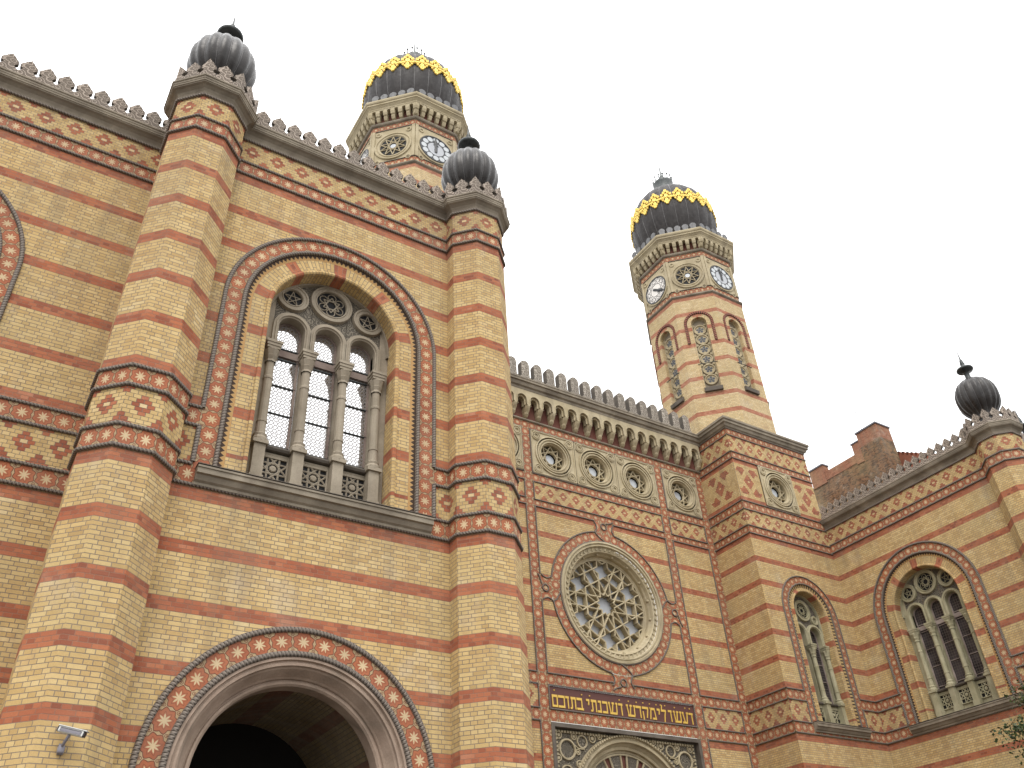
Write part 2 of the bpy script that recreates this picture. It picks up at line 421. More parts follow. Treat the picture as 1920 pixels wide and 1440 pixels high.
def metal_mat(name, a, b, metal, rough, streak=.3, spec=.5):
    t = NT(name)
    p = t.xyz(t.pos())
    st = t.noise(1.0, 5, t.comb(t.M('MULTIPLY', p[0], 7), t.M('MULTIPLY', p[1], 7), t.M('MULTIPLY', p[2], .8)))
    c = t.ramp(st, [(.3, a), (.7, b)])
    c = t.mix(t.maprange(t.noise(4, 5), .5, .75, 0, streak), c, (.32, .32, .31))
    t.bump(t.noise(6, 3), .02, .25)
    return t.done(c, t.maprange(t.noise(9, 4), .3, .7, rough-.08, rough+.12), metal, spec)
LEAD = metal_mat('weathered_lead', (.022, .02, .02), (.042, .038, .036), .15, .30, .06, .28)
LEADR = metal_mat('pale_seam_lead', (.05, .046, .046), (.09, .085, .085), .4, .4, .1)
LEADD = metal_mat('dark_lead', (.055, .05, .05), (.11, .105, .10), .45, .38, .2)
IRON = metal_mat('dark_iron', (.03, .035, .035), (.06, .065, .065), .6, .4, .1)
def gold_mat():
    t = NT('gilding'); c = t.ramp(t.noise(14, 3), [(.3, (.66, .42, .05)), (.65, (.98, .76, .20))])
    t.bump(t.noise(16, 3), .03, .9)
    return t.done(c, .42, .35, .5)
GOLD = gold_mat()
def flat(name, c, rough=.6, metal=0, spec=.4, var=.12, sc=6):
    t = NT(name); k = t.mix(t.noise(sc, 4), tuple(x*(1-var) for x in c), tuple(min(1, x*(1+var)) for x in c))
    return t.done(k, rough, metal, spec)
LETTER = flat('gold_letters', (.66, .44, .09), .45, .2, .4)
PLAQUE = flat('oxblood_plaque', (.10, .037, .031), .6)
DIALW = flat('white_dial', (.75, .72, .68), .5)
DIALG = flat('grey_dial', (.42, .44, .47), .5)
DIALB = flat('dial_black_frame', (.03, .032, .036), .5)
ROOFT = flat('clay_roof_tile', (.24, .085, .05), .8, var=.5, sc=3)
ROOFD = flat('roof_sheet', (.10, .10, .10), .7)
COPING = flat('dark_coping', (.12, .12, .14), .6)
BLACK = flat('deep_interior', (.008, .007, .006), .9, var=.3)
PAVE = stone_mat('paving', (.075, .07, .065), (.13, .12, .11), .4, .01)
WHITEP = flat('white_camera_housing', (.62, .62, .60), .35)
GREYP = flat('grey_camera_strip', (.22, .21, .24), .4)
BLKP = flat('black_camera_parts', (.02, .02, .022), .3)

def glass_mat(name, screen=True):
    t = NT(name); u, v, _ = t.xyz(t.uv())
    if screen:
        # wrought screen of small rings set close to the pane
        s = .088
        def ringd(ox, oy, rad, th):
            a = t.M('SUBTRACT', t.M('FRACT', t.M('ADD', t.M('DIVIDE', u, s), ox)), .5); b = t.M('SUBTRACT', t.M('FRACT', t.M('ADD', t.M('DIVIDE', v, s), oy)), .5)
            d = t.M('SQRT', t.M('ADD', t.M('MULTIPLY', a, a), t.M('MULTIPLY', b, b)))
            return t.M('LESS_THAN', t.M('ABSOLUTE', t.M('SUBTRACT', d, rad)), th)
        m = t.M('MAXIMUM', ringd(0, 0, .41, .078), ringd(.5, .5, .26, .068))
    else:
        a = t.M('ABSOLUTE', t.M('SUBTRACT', t.M('FRACT', t.M('DIVIDE', u, .17)), .5)); b = t.M('ABSOLUTE', t.M('SUBTRACT', t.M('FRACT', t.M('DIVIDE', v, .17)), .5))
        m = t.M('GREATER_THAN', t.M('MAXIMUM', a, b), .475)
    wv = t.add('ShaderNodeBump'); wv.inputs['Distance'].default_value = .01; wv.inputs['Strength'].default_value = .15
    t.put(wv.inputs['Height'], t.noise(3, 2)); t.l.new(wv.outputs[0], t.b.inputs['Normal'])
    col = t.mix(m, (.95, .95, .95), (.20, .18, .175)); rough = t.mix(m, (.06,)*3, (.7,)*3); met = t.mix(m, (1.0,)*3, (.1,)*3)
    t.put(t.b.inputs['Base Color'], col); t.put(t.b.inputs['Roughness'], rough); t.put(t.b.inputs['Metallic'], met)
    return t.mat
GLASS = glass_mat('screened_glass')
GLASSL = flat('milky_glass', (.46, .49, .52), .25, 0, .5)
GLASSD = flat('dark_glass', (.010, .010, .011), .6, 0, .2)
def dark_grille():
    t = NT('dark_leaded_glass'); u, v, _ = t.xyz(t.uv())
    a = t.M('ABSOLUTE', t.M('SUBTRACT', t.M('FRACT', t.M('DIVIDE', u, .10)), .5)); b = t.M('ABSOLUTE', t.M('SUBTRACT', t.M('FRACT', t.M('DIVIDE', v, .10)), .5))
    m = t.M('GREATER_THAN', t.M('MAXIMUM', a, b), .43)
    c = t.mix(m, t.ramp(t.noise(2, 3), [(.35, (.012, .009, .012)), (.7, (.06, .05, .055))]), (.10, .085, .075))
    return t.done(c, .25, 0, .4)
DGRILLE = dark_grille()

# ------------------------------------------------------------------ dimensions (camera eye = origin)
YW, YL, YM, YT = 13.59, 14.842, 23.734, 21.708
X1, X2, X3 = 1.346, 8.172, 31.055
Y3 = 13.405
AX = 19.87
WI, WO = 25.85, 30.85
ZTL, ZTU = 15.358, 15.732
Z1U, Z1L, Z2U, Z2L = 9.044, 8.654, 7.88, 7.485
ZC = 16.92
FW = Fr(0, YW, 1, 0); FL_ = Fr(0, YL, 1, 0); FM = Fr(0, YM, 1, 0); FT = Fr(0, YT, 1, 0)
FS = Fr(WO-.004, 0, 0, -1)         # right wing courtyard wall, u = -y
FTS = Fr(WI, 0, 0, -1)        # tower base left face

# ------------------------------------------------------------------ shared pieces
def belt(mb, F, u0, u1, z0, z1, w=.012, pitch=None, vertical=False, m=0, c0=None):
    if vertical:
        L = z1-z0; n = max(1, round(L/(pitch or (u1-u0)))); uv = [(0, 0), (0, 1), (n, 1), (n, 0)]
        mb.rect(F, u0, u1, z0, z1, w, m, uv)
    else:
        L = u1-u0; p = pitch or (z1-z0)*.86; n = max(1, round(L/p)); mb.rect(F, u0, u1, z0, z1, w, m, [(0, 0), (n, 0), (n, 1), (0, 1)])
def rope_line(mb, F, u0, u1, z, w=.02, r=.036):
    mb.tube(F, [(u0, w, z), (u1, w, z)], r, 6)
def rope_rect(mb, F, u0, u1, z0, z1, w=.02, r=.03):
    for a in (((u0, w, z0), (u1, w, z0)), ((u0, w, z1), (u1, w, z1)), ((u0, w, z0), (u0, w, z1)), ((u1, w, z0), (u1, w, z1))):
        mb.tube(F, list(a), r, 5)
def frieze(mb, F, u0, u1, z0, z1, uc, pitch=.59, w=.004, rows=None, crow=None):
    """brick mosaic: lozenges with a pale centre, half lozenges between them"""
    rows = rows or max(4, round((z1-z0)/.075)); h = (z1-z0)/rows; cw = pitch/5; cr = (rows//2) if crow is None else crow
    mb.rect(F, u0, u1, z0, z1, w-.004, 2)
    g = .005
    for i in range(rows):
        r = i-cr; odd = r % 2
        k0 = floor((u0-uc)/cw)-1; k1 = floor((u1-uc)/cw)+2
        for k in range(k0, k1+1):
            x = k+(.5 if odd else 0); a = uc+(x-.5)*cw; b = a+cw
            a2, b2 = max(a, u0), min(b, u1)
            if b2-a2 < .015: continue
            xm = (x+2.5) % 5-2.5; d25 = abs(abs(xm)-2.5); ar = abs(r)
            red = (ar <= 2 and abs(xm) <= (2-ar)/2+.01 and not (r == 0 and abs(xm) < .1)) or (ar >= 3 and d25 <= (ar-3)*.5+.26)
            rd = (random.random()*9, random.random()*9)
            mb.rect(F, a2+(g if a2 == a else 0), b2-(g if b2 == b else 0), z0+i*h+g*.8, z0+(i+1)*h-g*.8, w, 1 if red else (3 if ar == 0 and abs(xm) < .1 else 0), [rd]*4)
def bigdiamond(mb, F, u0, u1, z0, z1, uc, w=.004, n=13):
    """large lozenge and four corner triangles in brick"""
    zc = (z0+z1)/2; h = (z1-z0)/round((z1-z0)/.078); rows = round((z1-z0)/.078); cw = .12
    mb.rect(F, u0, u1, z0, z1, w-.004, 2)
    for i in range(rows):
        zz = z0+(i+.5)*h; k0 = floor((u0-uc)/cw)-1; k1 = floor((u1-uc)/cw)+2
        for k in range(k0, k1+1):
            x = (k+(.5 if i % 2 else 0))*cw; a = max(uc+x-cw/2, u0); b = min(uc+x+cw/2, u1)
            if b-a < .015: continue
            dz = abs(zz-zc); ax = abs(x)
            red = (ax/.34+dz/.42 < 1.05 and not (ax < .05 and dz < .05)) or (ax+.0 < .66 and ax > .1 and dz > .25 and dz < .72 and (ax-.12)/.5 > 0 and abs(ax-.36) < (.26-abs(dz-.48)*.9) and ax/.34+dz/.42 > 1.55 and ax+dz > .62)
            rd = (random.random()*9, random.random()*9)
            mb.rect(F, a+.005, b-.005, z0+i*h+.004, z0+(i+1)*h-.004, w, 1 if red else 0, [rd]*4)
def wall(mb, F, u0, u1, z0, z1, holes=(), m=0, w=0):
    """holes: (cx, zs, R, zb) arches open below down to zb, or ('o', cx, cz, R) circles"""
    hs = sorted(holes, key=lambda h: h[1] if h[0] == 'o' else h[0]); u = u0
    for h in hs:
        circ = h[0] == 'o'
        cx, zs, R = (h[1], h[2], h[3]) if circ else h[:3]
        zb = None if circ else h[3]
        a, b = max(cx-R, u0), min(cx+R, u1)
        if a > u: mb.rect(F, u, a, z0, z1, w, m)
        n = 36; xs = [cx-R*cos(pi*i/n) for i in range(n+1)]; xs = [min(max(x, u0), u1) for x in xs]
        for xa, xb in zip(xs, xs[1:]):
            if xb-xa < 1e-6: continue
            ha = sqrt(max(0, R*R-(xa-cx)**2)); hb = sqrt(max(0, R*R-(xb-cx)**2))
            mb.face(F, [(xa, w, zs+ha), (xb, w, zs+hb), (xb, w, z1), (xa, w, z1)], None, m)
            if circ: mb.face(F, [(xa, w, z0), (xb, w, z0), (xb, w, zs-hb), (xa, w, zs-ha)], None, m)
            elif zb > z0: mb.rect(F, xa, xb, z0, zb, w, m)
        u = b
    if u < u1: mb.rect(F, u, u1, z0, z1, w, m)

CORN = [(.0, 16.44), (.015, 16.52), (.03, 16.58), (.06, 16.64), (.12, 16.69), (.17, 16.715), (.175, 16.74), (.19, 16.745), (.195, 16.79), (.205, 16.80), (.205, 16.85), (.225, 16.865), (.225, 16.905), (.205, 16.92), (-.3, 16.92)]
MER = [(.19, 0), (.19, .15), (.165, .175), (.125, .205), (.108, .25), (.12, .29), (.168, .315), (.172, .39), (.142, .44), (.11, .465), (.085, .515), (.05, .55), (.022, .57), (0, .62)]
def merlon_mesh(outline=MER, th=.09, fold=0.0, name='merlon', mat=None, scale=1.0, side=None):
    """merlon centred on x=0, standing on z=0, front at y=-th/2; fold bends the halves back at a corner"""
    mb = MB(); pts = [(x*scale, z*scale) for x, z in outline]
    R = pts; Lf = [(-x, z) for x, z in pts[::-1]][1:]
    if fold == 0:
        poly = R+Lf
        for w, rev in ((th/2, False), (-th/2, True)):
            q = [(x, w, z) for x, z in poly]
            if rev: q = q[::-1]
            mb.face(WORLD, q, None, 0)
        n = len(poly)
        for i in range(n-1):
            a, b = poly[i], poly[i+1]
            mb.face(WORLD, [(a[0], th/2, a[1]), (a[0], -th/2, a[1]), (b[0], -th/2, b[1]), (b[0], th/2, b[1])], [(a[0], 0), (a[0], th), (b[0], th), (b[0], 0)], 1)
    else:
        for sgn in (1, -1):
            c, s_ = cos(fold), sin(fold)
            def f(x, w, z): return (sgn*(x*c)+0, w-x*s_, z)
            q = [(0, 0)]+pts
            fr = [f(x, th/2, z) for x, z in q]; bk = [f(x, -th/2, z) for x, z in q]
            uvq = [(sgn*x, z) for x, z in q]
            mb.face(WORLD, fr if sgn > 0 else fr[::-1], uvq if sgn > 0 else uvq[::-1], 0); mb.face(WORLD, bk[::-1] if sgn > 0 else bk, uvq[::-1] if sgn > 0 else uvq, 0)
            for i in range(1, len(q)-1):
                mb.face(WORLD, [fr[i], bk[i], bk[i+1], fr[i+1]], [(0, 0), (0, 1), (1, 1), (1, 0)], 1)
    me_o = mb.build(name, [mat or RELIEF, side or STONED])
    me = me_o.data; bpy.data.objects.remove(me_o)
    return me
ME_FLAT = merlon_mesh(); ME_FOLD = merlon_mesh(fold=pi/8)
def put(me, name, parent, x, y, z, rz=0, rx=0):
    o = bpy.data.objects.new(name, me); C.objects.link(o); o.parent = parent; p = wloc(parent)
    o.location = (x-p[0], y-p[1], z-p[2]); o.rotation_euler = (rx, 0, rz); return o
def merlon_row(parent, F, u0, u1, z, w, pitch=.375, me=None, name='merlon'):
    n = max(1, round((u1-u0)/pitch)); p = (u1-u0)/n
    rz = atan2(F.u[1], F.u[0])
    for i in range(n):
        q = F.P(u0+(i+.5)*p, w, z); put(me or ME_FLAT, name, parent, q[0], q[1], z, rz+random.uniform(-.02, .02))
    # low kerb joining the merlons
def simple_cornice(parent, path, closed=False, prof=CORN):
    mb = MB(); mb.sweep(path, prof, closed, 0); return mb.build('cornice', [STONEC], parent)

# ------------------------------------------------------------------ window
WIN = dict(R_out=2.34, R_in=1.96, zz=1.79, jin=1.40, zs=11.87, zb=7.80, n=3, sp=.80, lr=.285, lzs=11.79, cap=11.25, rnd=[(0, 12.79, .49, .34), (-.87, 12.63, .36, .21), (.87, 12.63, .36, .21)])
WIN2 = dict(R_out=1.55, R_in=1.23, zz=1.08, jin=.90, zs=12.27, zb=7.90, n=2, sp=.87, lr=.31, lzs=11.55, cap=11.12, rnd=[(0, 12.52, .45, .30), (-.60, 12.18, .20, .10), (.60, 12.18, .20, .10)])
def column(mb, F, u, w, z0, z1, r=.092):
    def lt(prof, n=12):
        rows = [[(u+q*cos(2*pi*i/n), w+q*sin(2*pi*i/n), z) for i in range(n)] for q, z in prof]; mb.grid(F, rows, None, 0, False, True)
    lt([(r*1.7, z0-.02), (r*1.75, z0+.05), (r*1.35, z0+.10), (r*1.5, z0+.15), (r*1.05, z0+.19), (r*1.0, z0+.43), (r*1.14, z0+.44), (r*1.14, z0+.48), (r, z0+.49), (r*.98, z1-.42), (r*1.12, z1-.41), (r*1.12, z1-.37), (r*.96, z1-.34), (r*.94, z1)])
    # foliate capital
    lt([(r*1.25, z1), (r*1.15, z1+.03), (r*1.1, z1+.06), (r*1.5, z1+.14), (r*1.3, z1+.16), (r*1.75, z1+.29), (r*1.5, z1+.32)], 8)
def stars_lattice(mb, F, cx, cz, r, w0, w1, n=8, step=3, th=.018, rot=0.0):
    for i in range(n):
        a = rot+2*pi*i/n; b = rot+2*pi*((i+step) % n)/n
        bar(mb, F, (cx+r*cos(a), cz+r*sin(a)), (cx+r*cos(b), cz+r*sin(b)), th, w0+i*.0006, w1+i*.0006)
def bar(mb, F, p, q, th, w0, w1, m=0):
    dx, dz = q[0]-p[0], q[1]-p[1]; l = sqrt(dx*dx+dz*dz)
    if l < 1e-6: return
    nx, nz = -dz/l*th, dx/l*th
    A = [(p[0]+nx, p[1]+nz), (q[0]+nx, q[1]+nz), (q[0], q[1]), (p[0], p[1])]
    B = [(p[0], p[1]), (q[0], q[1]), (q[0]-nx, q[1]-nz), (p[0]-nx, p[1]-nz)]
    # ridged front: edges sit back from the middle line
    wb = w1-th*.6
    mb.face(F, [(A[3][0], w1, A[3][1]), (A[2][0], w1, A[2][1]), (A[1][0], wb, A[1][1]), (A[0][0], wb, A[0][1])], None, m)
    mb.face(F, [(B[3][0], wb, B[3][1]), (B[2][0], wb, B[2][1]), (B[1][0], w1, B[1][1]), (B[0][0], w1, B[0][1])], None, m)
    for (a, b) in ((A[0], A[1]), (B[3], B[2])):
        mb.face(F, [(a[0], wb, a[1]), (b[0], wb, b[1]), (b[0], w0, b[1]), (a[0], w0, a[1])], None, m)

def window(parent, F, cx, W=WIN, name='arched_window', gaps=True, label=None):
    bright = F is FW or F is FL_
    zs, zb, D = W['zs'], W['zb'], .36
    # frame part: brick jamb with roll
    mb = MB(); ji = W['jin']
    mb.arch(F, cx, zs, zb, [(W['zz'], -.02), (ji+.10, -.02), (ji+.085, .02), (ji+.045, .028), (ji+.012, .01), (ji, -.03), (ji, -D-.04)], 40, 0, 'brick')
    win = mb.build(name, [BR], parent)
    if label: win['label'] = label
    mb = MB(); mb.arch(F, cx, zs, zb, [(W['R_in']-.02, .0), (W['zz'], -.02)], 40, 0, 'len')
    mb.build('zigzag_surround' if W is WIN else 'beaded_surround', [ZIG if W is WIN else BEAD], win)
    mb = MB(); mb.arch(F, cx, zs, zb, [(W['R_out'], .014), (W['R_in'], .014)], 44, 0, 'belt', pitch=(.335 if W is WIN else .30))
    mb.build('star_surround', [STAR], win)
    mb = MB(); n = 44
    def archpts(R, z0): return [(cx-R, .022, z0)]+[(cx+R*cos(pi-pi*i/n), .022, zs+R*sin(pi-pi*i/n)) for i in range(n+1)]+[(cx+R, .022, z0)]
    rr = .045 if W is WIN else .032
    mb.tube(F, archpts(W['R_in'], zb), rr, 8)
    mb.tube(F, archpts(W['R_out'], Z1U), rr, 8)
    for s in (-1, 1): mb.tube(F, [(cx+s*W['R_out'], .022, Z2U+.04), (cx+s*W['R_out'], .022, Z1L)], rr, 8)
    mb.build('rope_surround', [ROPE], win)
    # stone tracery
    wf = -D; mb = MB(); hw = W['sp']*W['n']/2; lr = W['lr']; sp = W['sp']; nl = W['n']
    cs = [cx+(i-(nl-1)/2)*sp for i in range(nl)]
    lzs = W['lzs']; cap = W['cap']
    # spandrel plate above the lights
    for i, c in enumerate(cs):
        r = sp/2-.005; k = 14
        for j in range(k):
            a, b = c-r*cos(pi*j/k), c-r*cos(pi*(j+1)/k)
            za, zb_ = lzs+sqrt(max(0, r*r-(a-c)**2)), lzs+sqrt(max(0, r*r-(b-c)**2))
            ta = zs+sqrt(max(0, ji*ji-(a-cx)**2)); tb = zs+sqrt(max(0, ji*ji-(b-cx)**2))
            mb.face(F, [(a, wf-.07, za), (b, wf-.07, zb_), (b, wf-.07, max(tb, zb_)), (a, wf-.07, max(ta, za))], None, 1)
    for sgn in (-1, 1):
        k = 8
        for j in range(k):
            a, b = hw+(ji+.01-hw)*j/k, hw+(ji+.01-hw)*(j+1)/k
            ta, tb = zs+sqrt(max(0, ji*ji-min(a, ji)**2)), zs+sqrt(max(0, ji*ji-min(b, ji)**2))
            q = [(cx+sgn*a, wf-.06, zb), (cx+sgn*b, wf-.06, zb), (cx+sgn*b, wf-.06, tb), (cx+sgn*a, wf-.06, ta)]
            mb.face(F, q if sgn > 0 else q[::-1], None, 0)
    for c in cs:
        mb.arch(F, c, lzs, cap, [(sp/2+.012, wf-.07), (sp/2+.006, wf), (lr+.075, wf), (lr+.065, wf+.02), (lr+.035, wf+.02), (lr+.02, wf-.015), (lr, wf-.02), (lr, wf-.30)], 20, 0, 'len')
    # enclosing stone arch
    mb.arch(F, cx, zs, lzs, [(ji+.001, wf+.02), (ji-.035, wf+.02), (ji-.05, wf-.07)], 36, 0, 'len')
    for (ox, oz, r, ri) in W['rnd']:
        mb.ring(F, cx+ox, oz, [(r, wf-.07), (r-.012, wf+.015), (r-.05, wf+.02), (r-.06, wf), (ri+.045, wf), (ri+.03, wf+.018), (ri+.01, wf+.01), (ri, wf-.02), (ri, wf-.066)], 28, 0)
        mb.disc(F, cx+ox, oz, ri+.004, wf-.060, 24, 2)
        if ri > .25:
            for q in range(6):
                a = 2*pi*q/6+pi/6
                mb.ring(F, cx+ox+ri*.62*cos(a), oz+ri*.62*sin(a), [(ri*.31, wf-.05), (ri*.29, wf-.03), (ri*.26, wf-.03), (ri*.25, wf-.05)], 12, 0)
            stars_lattice(mb, F, cx+ox, oz, ri*.62, wf-.05, wf-.028, 6, 2, .011, pi/6)
        else:
            stars_lattice(mb, F, cx+ox, oz, ri*.9, wf-.05, wf-.035, 5, 2, .009, pi/2)
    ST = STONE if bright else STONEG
    mb.build('tracery', [ST, RELIEFG, GLASSD], win)
    # columns with pedestals
    xs = [cx-hw+i*sp for i in range(nl+1)]
    for i, x in enumerate(xs):
        mb = MB(); xx = x+(.045 if i == 0 else -.045 if i == nl else 0)
        column(mb, F, xx, wf-.02, 8.88, cap-.50)
        mb.box(F, xx-.135, xx+.135, wf-.16, wf+.11, cap-.19, cap-.13, 0); mb.box(F, xx-.15, xx+.15, wf-.16, wf+.125, cap-.128, cap-.06, 0); mb.box(F, xx-.17, xx+.17, wf-.16, wf+.14, cap-.058, cap+.004, 0)
        mb.box(F, xx-.11, xx+.11, wf-.155, wf+.085, zb+.02, 8.80, 0); mb.box(F, xx-.13, xx+.13, wf-.157, wf+.105, zb+.02, zb+.34, 0); mb.box(F, xx-.15, xx+.15, wf-.16, wf+.13, 8.802, 8.875, 0)
        mb.build('column', [ST], win)
    mb = MB()
    for x in xs[1:-1]: mb.box(F, x-.085, x+.085, wf-.30, wf-.13, zb+.02, lzs, 0)
    for x, s in ((xs[0], 1), (xs[-1], -1)): mb.box(F, min(x-s*.1, x+s*.115), max(x-s*.1, x+s*.115), wf-.30, wf-.13, zb+.02, lzs, 0)
    mb.extr(F, cx-hw+.02, cx+hw-.02, [(wf-.30, 8.78), (wf-.03, 8.79), (wf-.0, 8.83), (wf-.0, 8.86), (wf-.10, 8.875), (wf-.28, 8.93), (wf-.30, 8.93)], 1)
    for c in cs:
        a, b = c-sp/2+.13, c+sp/2-.13
        mb.rect(F, a-.06, b+.06, zb+.02, 8.79, wf-.145, 0)
        mb.box(F, a-.04, b+.04, wf-.144, wf-.10, 8.66, 8.76, 0)
        z0, z1 = 8.17, 8.17+(b-a)*1.02; zc = (z0+z1)/2
        mb.rect(F, a, b, z0, z1, wf-.140, 2)
        for (p, q) in (((a, z0), (b, z0)), ((b, z0), (b, z1)), ((b, z1), (a, z1)), ((a, z1), (a, z0))): bar(mb, F, p, q, .02, wf-.14, wf-.095)
        stars_lattice(mb, F, c, zc, (b-a)*.54, wf-.138, wf-.115, 8, 3, .018, pi/8)
        mb.ring(F, c, zc, [(.075, wf-.13), (.06, wf-.105), (.03, wf-.10), (.005, wf-.10)], 10, 0)
    mb.build('mullions_and_breast', [ST, STONED, GLASSD], win)
    # glazing: three stacked leaded screens and an arched head in each light
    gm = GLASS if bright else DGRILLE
    for c in cs:
        mb = MB(); wg = wf-.27
        mb.rect(F, c-lr-.02, c+lr+.02, 8.9, lzs, wg, 0)
        mb.face(F, [(c+(lr+.02)*cos(pi*j/16), wg, lzs+(lr+.02)*sin(pi*j/16)) for j in range(17)], None, 0)
        for z in (9.02, 9.76, 10.43, 11.10, cap+.13): mb.box(F, c-lr, c+lr, wg+.002, wg+.03, z-.009, z+.009, 1)
        mb.box(F, c-lr, c+lr, wg+.002, wg+.05, 11.16, cap+.07, 2)
        for s in (-1, 1):
            mb.box(F, c+s*(lr-.02)-.022, c+s*(lr-.02)+.022, wg+.003, wg+.03, 8.95, lzs, 2)
        mb.arch(F, c, lzs, None, [(lr, wg+.03), (lr-.045, wg+.03), (lr-.045, wg)], 14, 2, 'len')
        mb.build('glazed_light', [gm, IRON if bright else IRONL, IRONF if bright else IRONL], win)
    # sill
    mb = MB(); so = .42 if W is WIN else .22
    ex = W['R_in']+.30 if W is WIN else W['R_in']+.25
    mb.extr(F, cx-ex, cx+ex, [(-.1, zb-.32), (.06, zb-.32), (.06, zb-.27), (.10, zb-.24), (.13, zb-.18), (.14, zb-.15), (.19, zb-.14), (.19, zb-.05), (.21, zb-.04), (.21, zb-.005), (-.4, zb+.035), (-.4, zb-.1)], 0)
    mb.box(F, cx-ex-.01, cx+ex+.01, -.38, .215, zb-.004+.02, zb+.028, 1)
    mb.build('sill', [STONEC, STONED], win)
    return win
IRONL = stone_mat('pale_cast_border', (.20, .15, .13), (.40, .33, .30), .2)
IRONF = stone_mat('cast_border', (.14, .10, .085), (.30, .24, .21), .2)

# ------------------------------------------------------------------ setting
mb = MB()
mb.rect(Fr(0, 0, 1, 0), -1, 1, 0, 0, 0)
g = bpy.data.meshes.new('ground'); g.from_pydata([(-400, -400, GROUND), (400, -400, GROUND), (400, 400, GROUND), (-400, 400, GROUND)], [], [(0, 1, 2, 3)])
g.materials.append(PAVE); go = bpy.data.objects.new('ground', g); C.objects.link(go); tag(go, kind='structure')

# ------------------------------------------------------------------ wall belts shared by all wings
def wing_wall(parent, F, u0, u1, cx, portal=False, uc=None, lower_cut=None, nm='wall', win_label=None):
    """one bay of a wing: brick, belts, friezes, window"""
    mb = MB(); Rw = WIN['R_out']
    holes_up = [(cx, WIN['zs'], Rw, Z1U)] if cx is not None else []
    wall(mb, F, u0, u1, Z1U, ZTL, holes_up)
    ph = [(cx, 2.92, 2.34, GROUND)] if portal else []
    wall(mb, F, u0, u1, GROUND, Z2L, ph)
    o = mb.build(nm, [BR], parent)
    mb = MB()
    belt(mb, F, u0, u1, ZTL, ZTU, pitch=.3185); mb.flush('star_belt', [STAR], parent)
    L = [(u0, cx-Rw), (cx+Rw, u1)] if cx is not None else [(u0, u1)]
    for a, b in L:
        if b-a > .05: belt(mb, F, a, b, Z1L, Z1U); mb.flush('star_belt', [STAR], parent)
    belt(mb, F, u0, u1, Z2L, Z2U, w=.010)
    mb.build('star_belt', [STAR], parent)
    mb = MB()
    for z in (ZTL, ZTU, Z2L): rope_line(mb, F, u0, u1, z); mb.flush('rope_moulding', [ROPE], parent)
    for a, b in L:
        for z in (Z1U, Z1L, Z2U):
            if b-a > .05: rope_line(mb, F, a, b, z); mb.flush('rope_moulding', [ROPE], parent)
    rope_line(mb, F, u0, u1, 16.455, .03, .04)
    mb.build('rope_moulding', [ROPE], parent)
    mb = MB(); c0 = uc if uc is not None else (cx if cx is not None else (u0+u1)/2)
    frieze(mb, F, u0, u1, ZTU, 16.455, c0); mb.flush('brick_frieze', CELLS, parent)
    for a, b in L:
        if b-a > .05: frieze(mb, F, a, b, Z2U, Z1L, (a+b)/2, .59); mb.flush('brick_frieze', CELLS, parent)
    mb.build('brick_frieze', CELLS, parent)
    if cx is not None: window(parent, F, cx, WIN, label=win_label)

# ------------------------------------------------------------------ corner turrets
def octv(cx, cy, a):
    R = a/cos(pi/8); return [(cx+R*cos(pi/8+k*pi/4), cy+R*sin(pi/8+k*pi/4)) for k in range(8)][::-1]
def octfaces(cx, cy, a):
    """frames centred on each face; k=0 -> normal +x, counter-clockwise"""
    out = []
    for k in range(8):
        t = k*pi/4; n = (cos(t), sin(t)); u = (-n[1], n[0])
        out.append(Fr(cx+n[0]*a, cy+n[1]*a, u[0], u[1]))
    return out
BULB = [(.42, 17.30), (.42, 17.55), (.44, 17.72), (.53, 17.86), (.63, 18.00), (.715, 18.20), (.755, 18.42), (.76, 18.60), (.735, 18.82), (.665, 19.04), (.56, 19.20), (.42, 19.31), (.28, 19.365), (.16, 19.38), (.10, 19.385)]
FINI = [(.20, 19.35), (.13, 19.42), (.10, 19.62), (.105, 19.78), (.17, 19.84), (.29, 19.88), (.325, 19.94), (.31, 19.99), (.20, 20.06), (.11, 20.13), (.075, 20.20), (.10, 20.24), (.06, 20.28), (.085, 20.33), (.05, 20.37), (.065, 20.41), (.035, 20.46), (.018, 20.72), (.003, 21.05)]
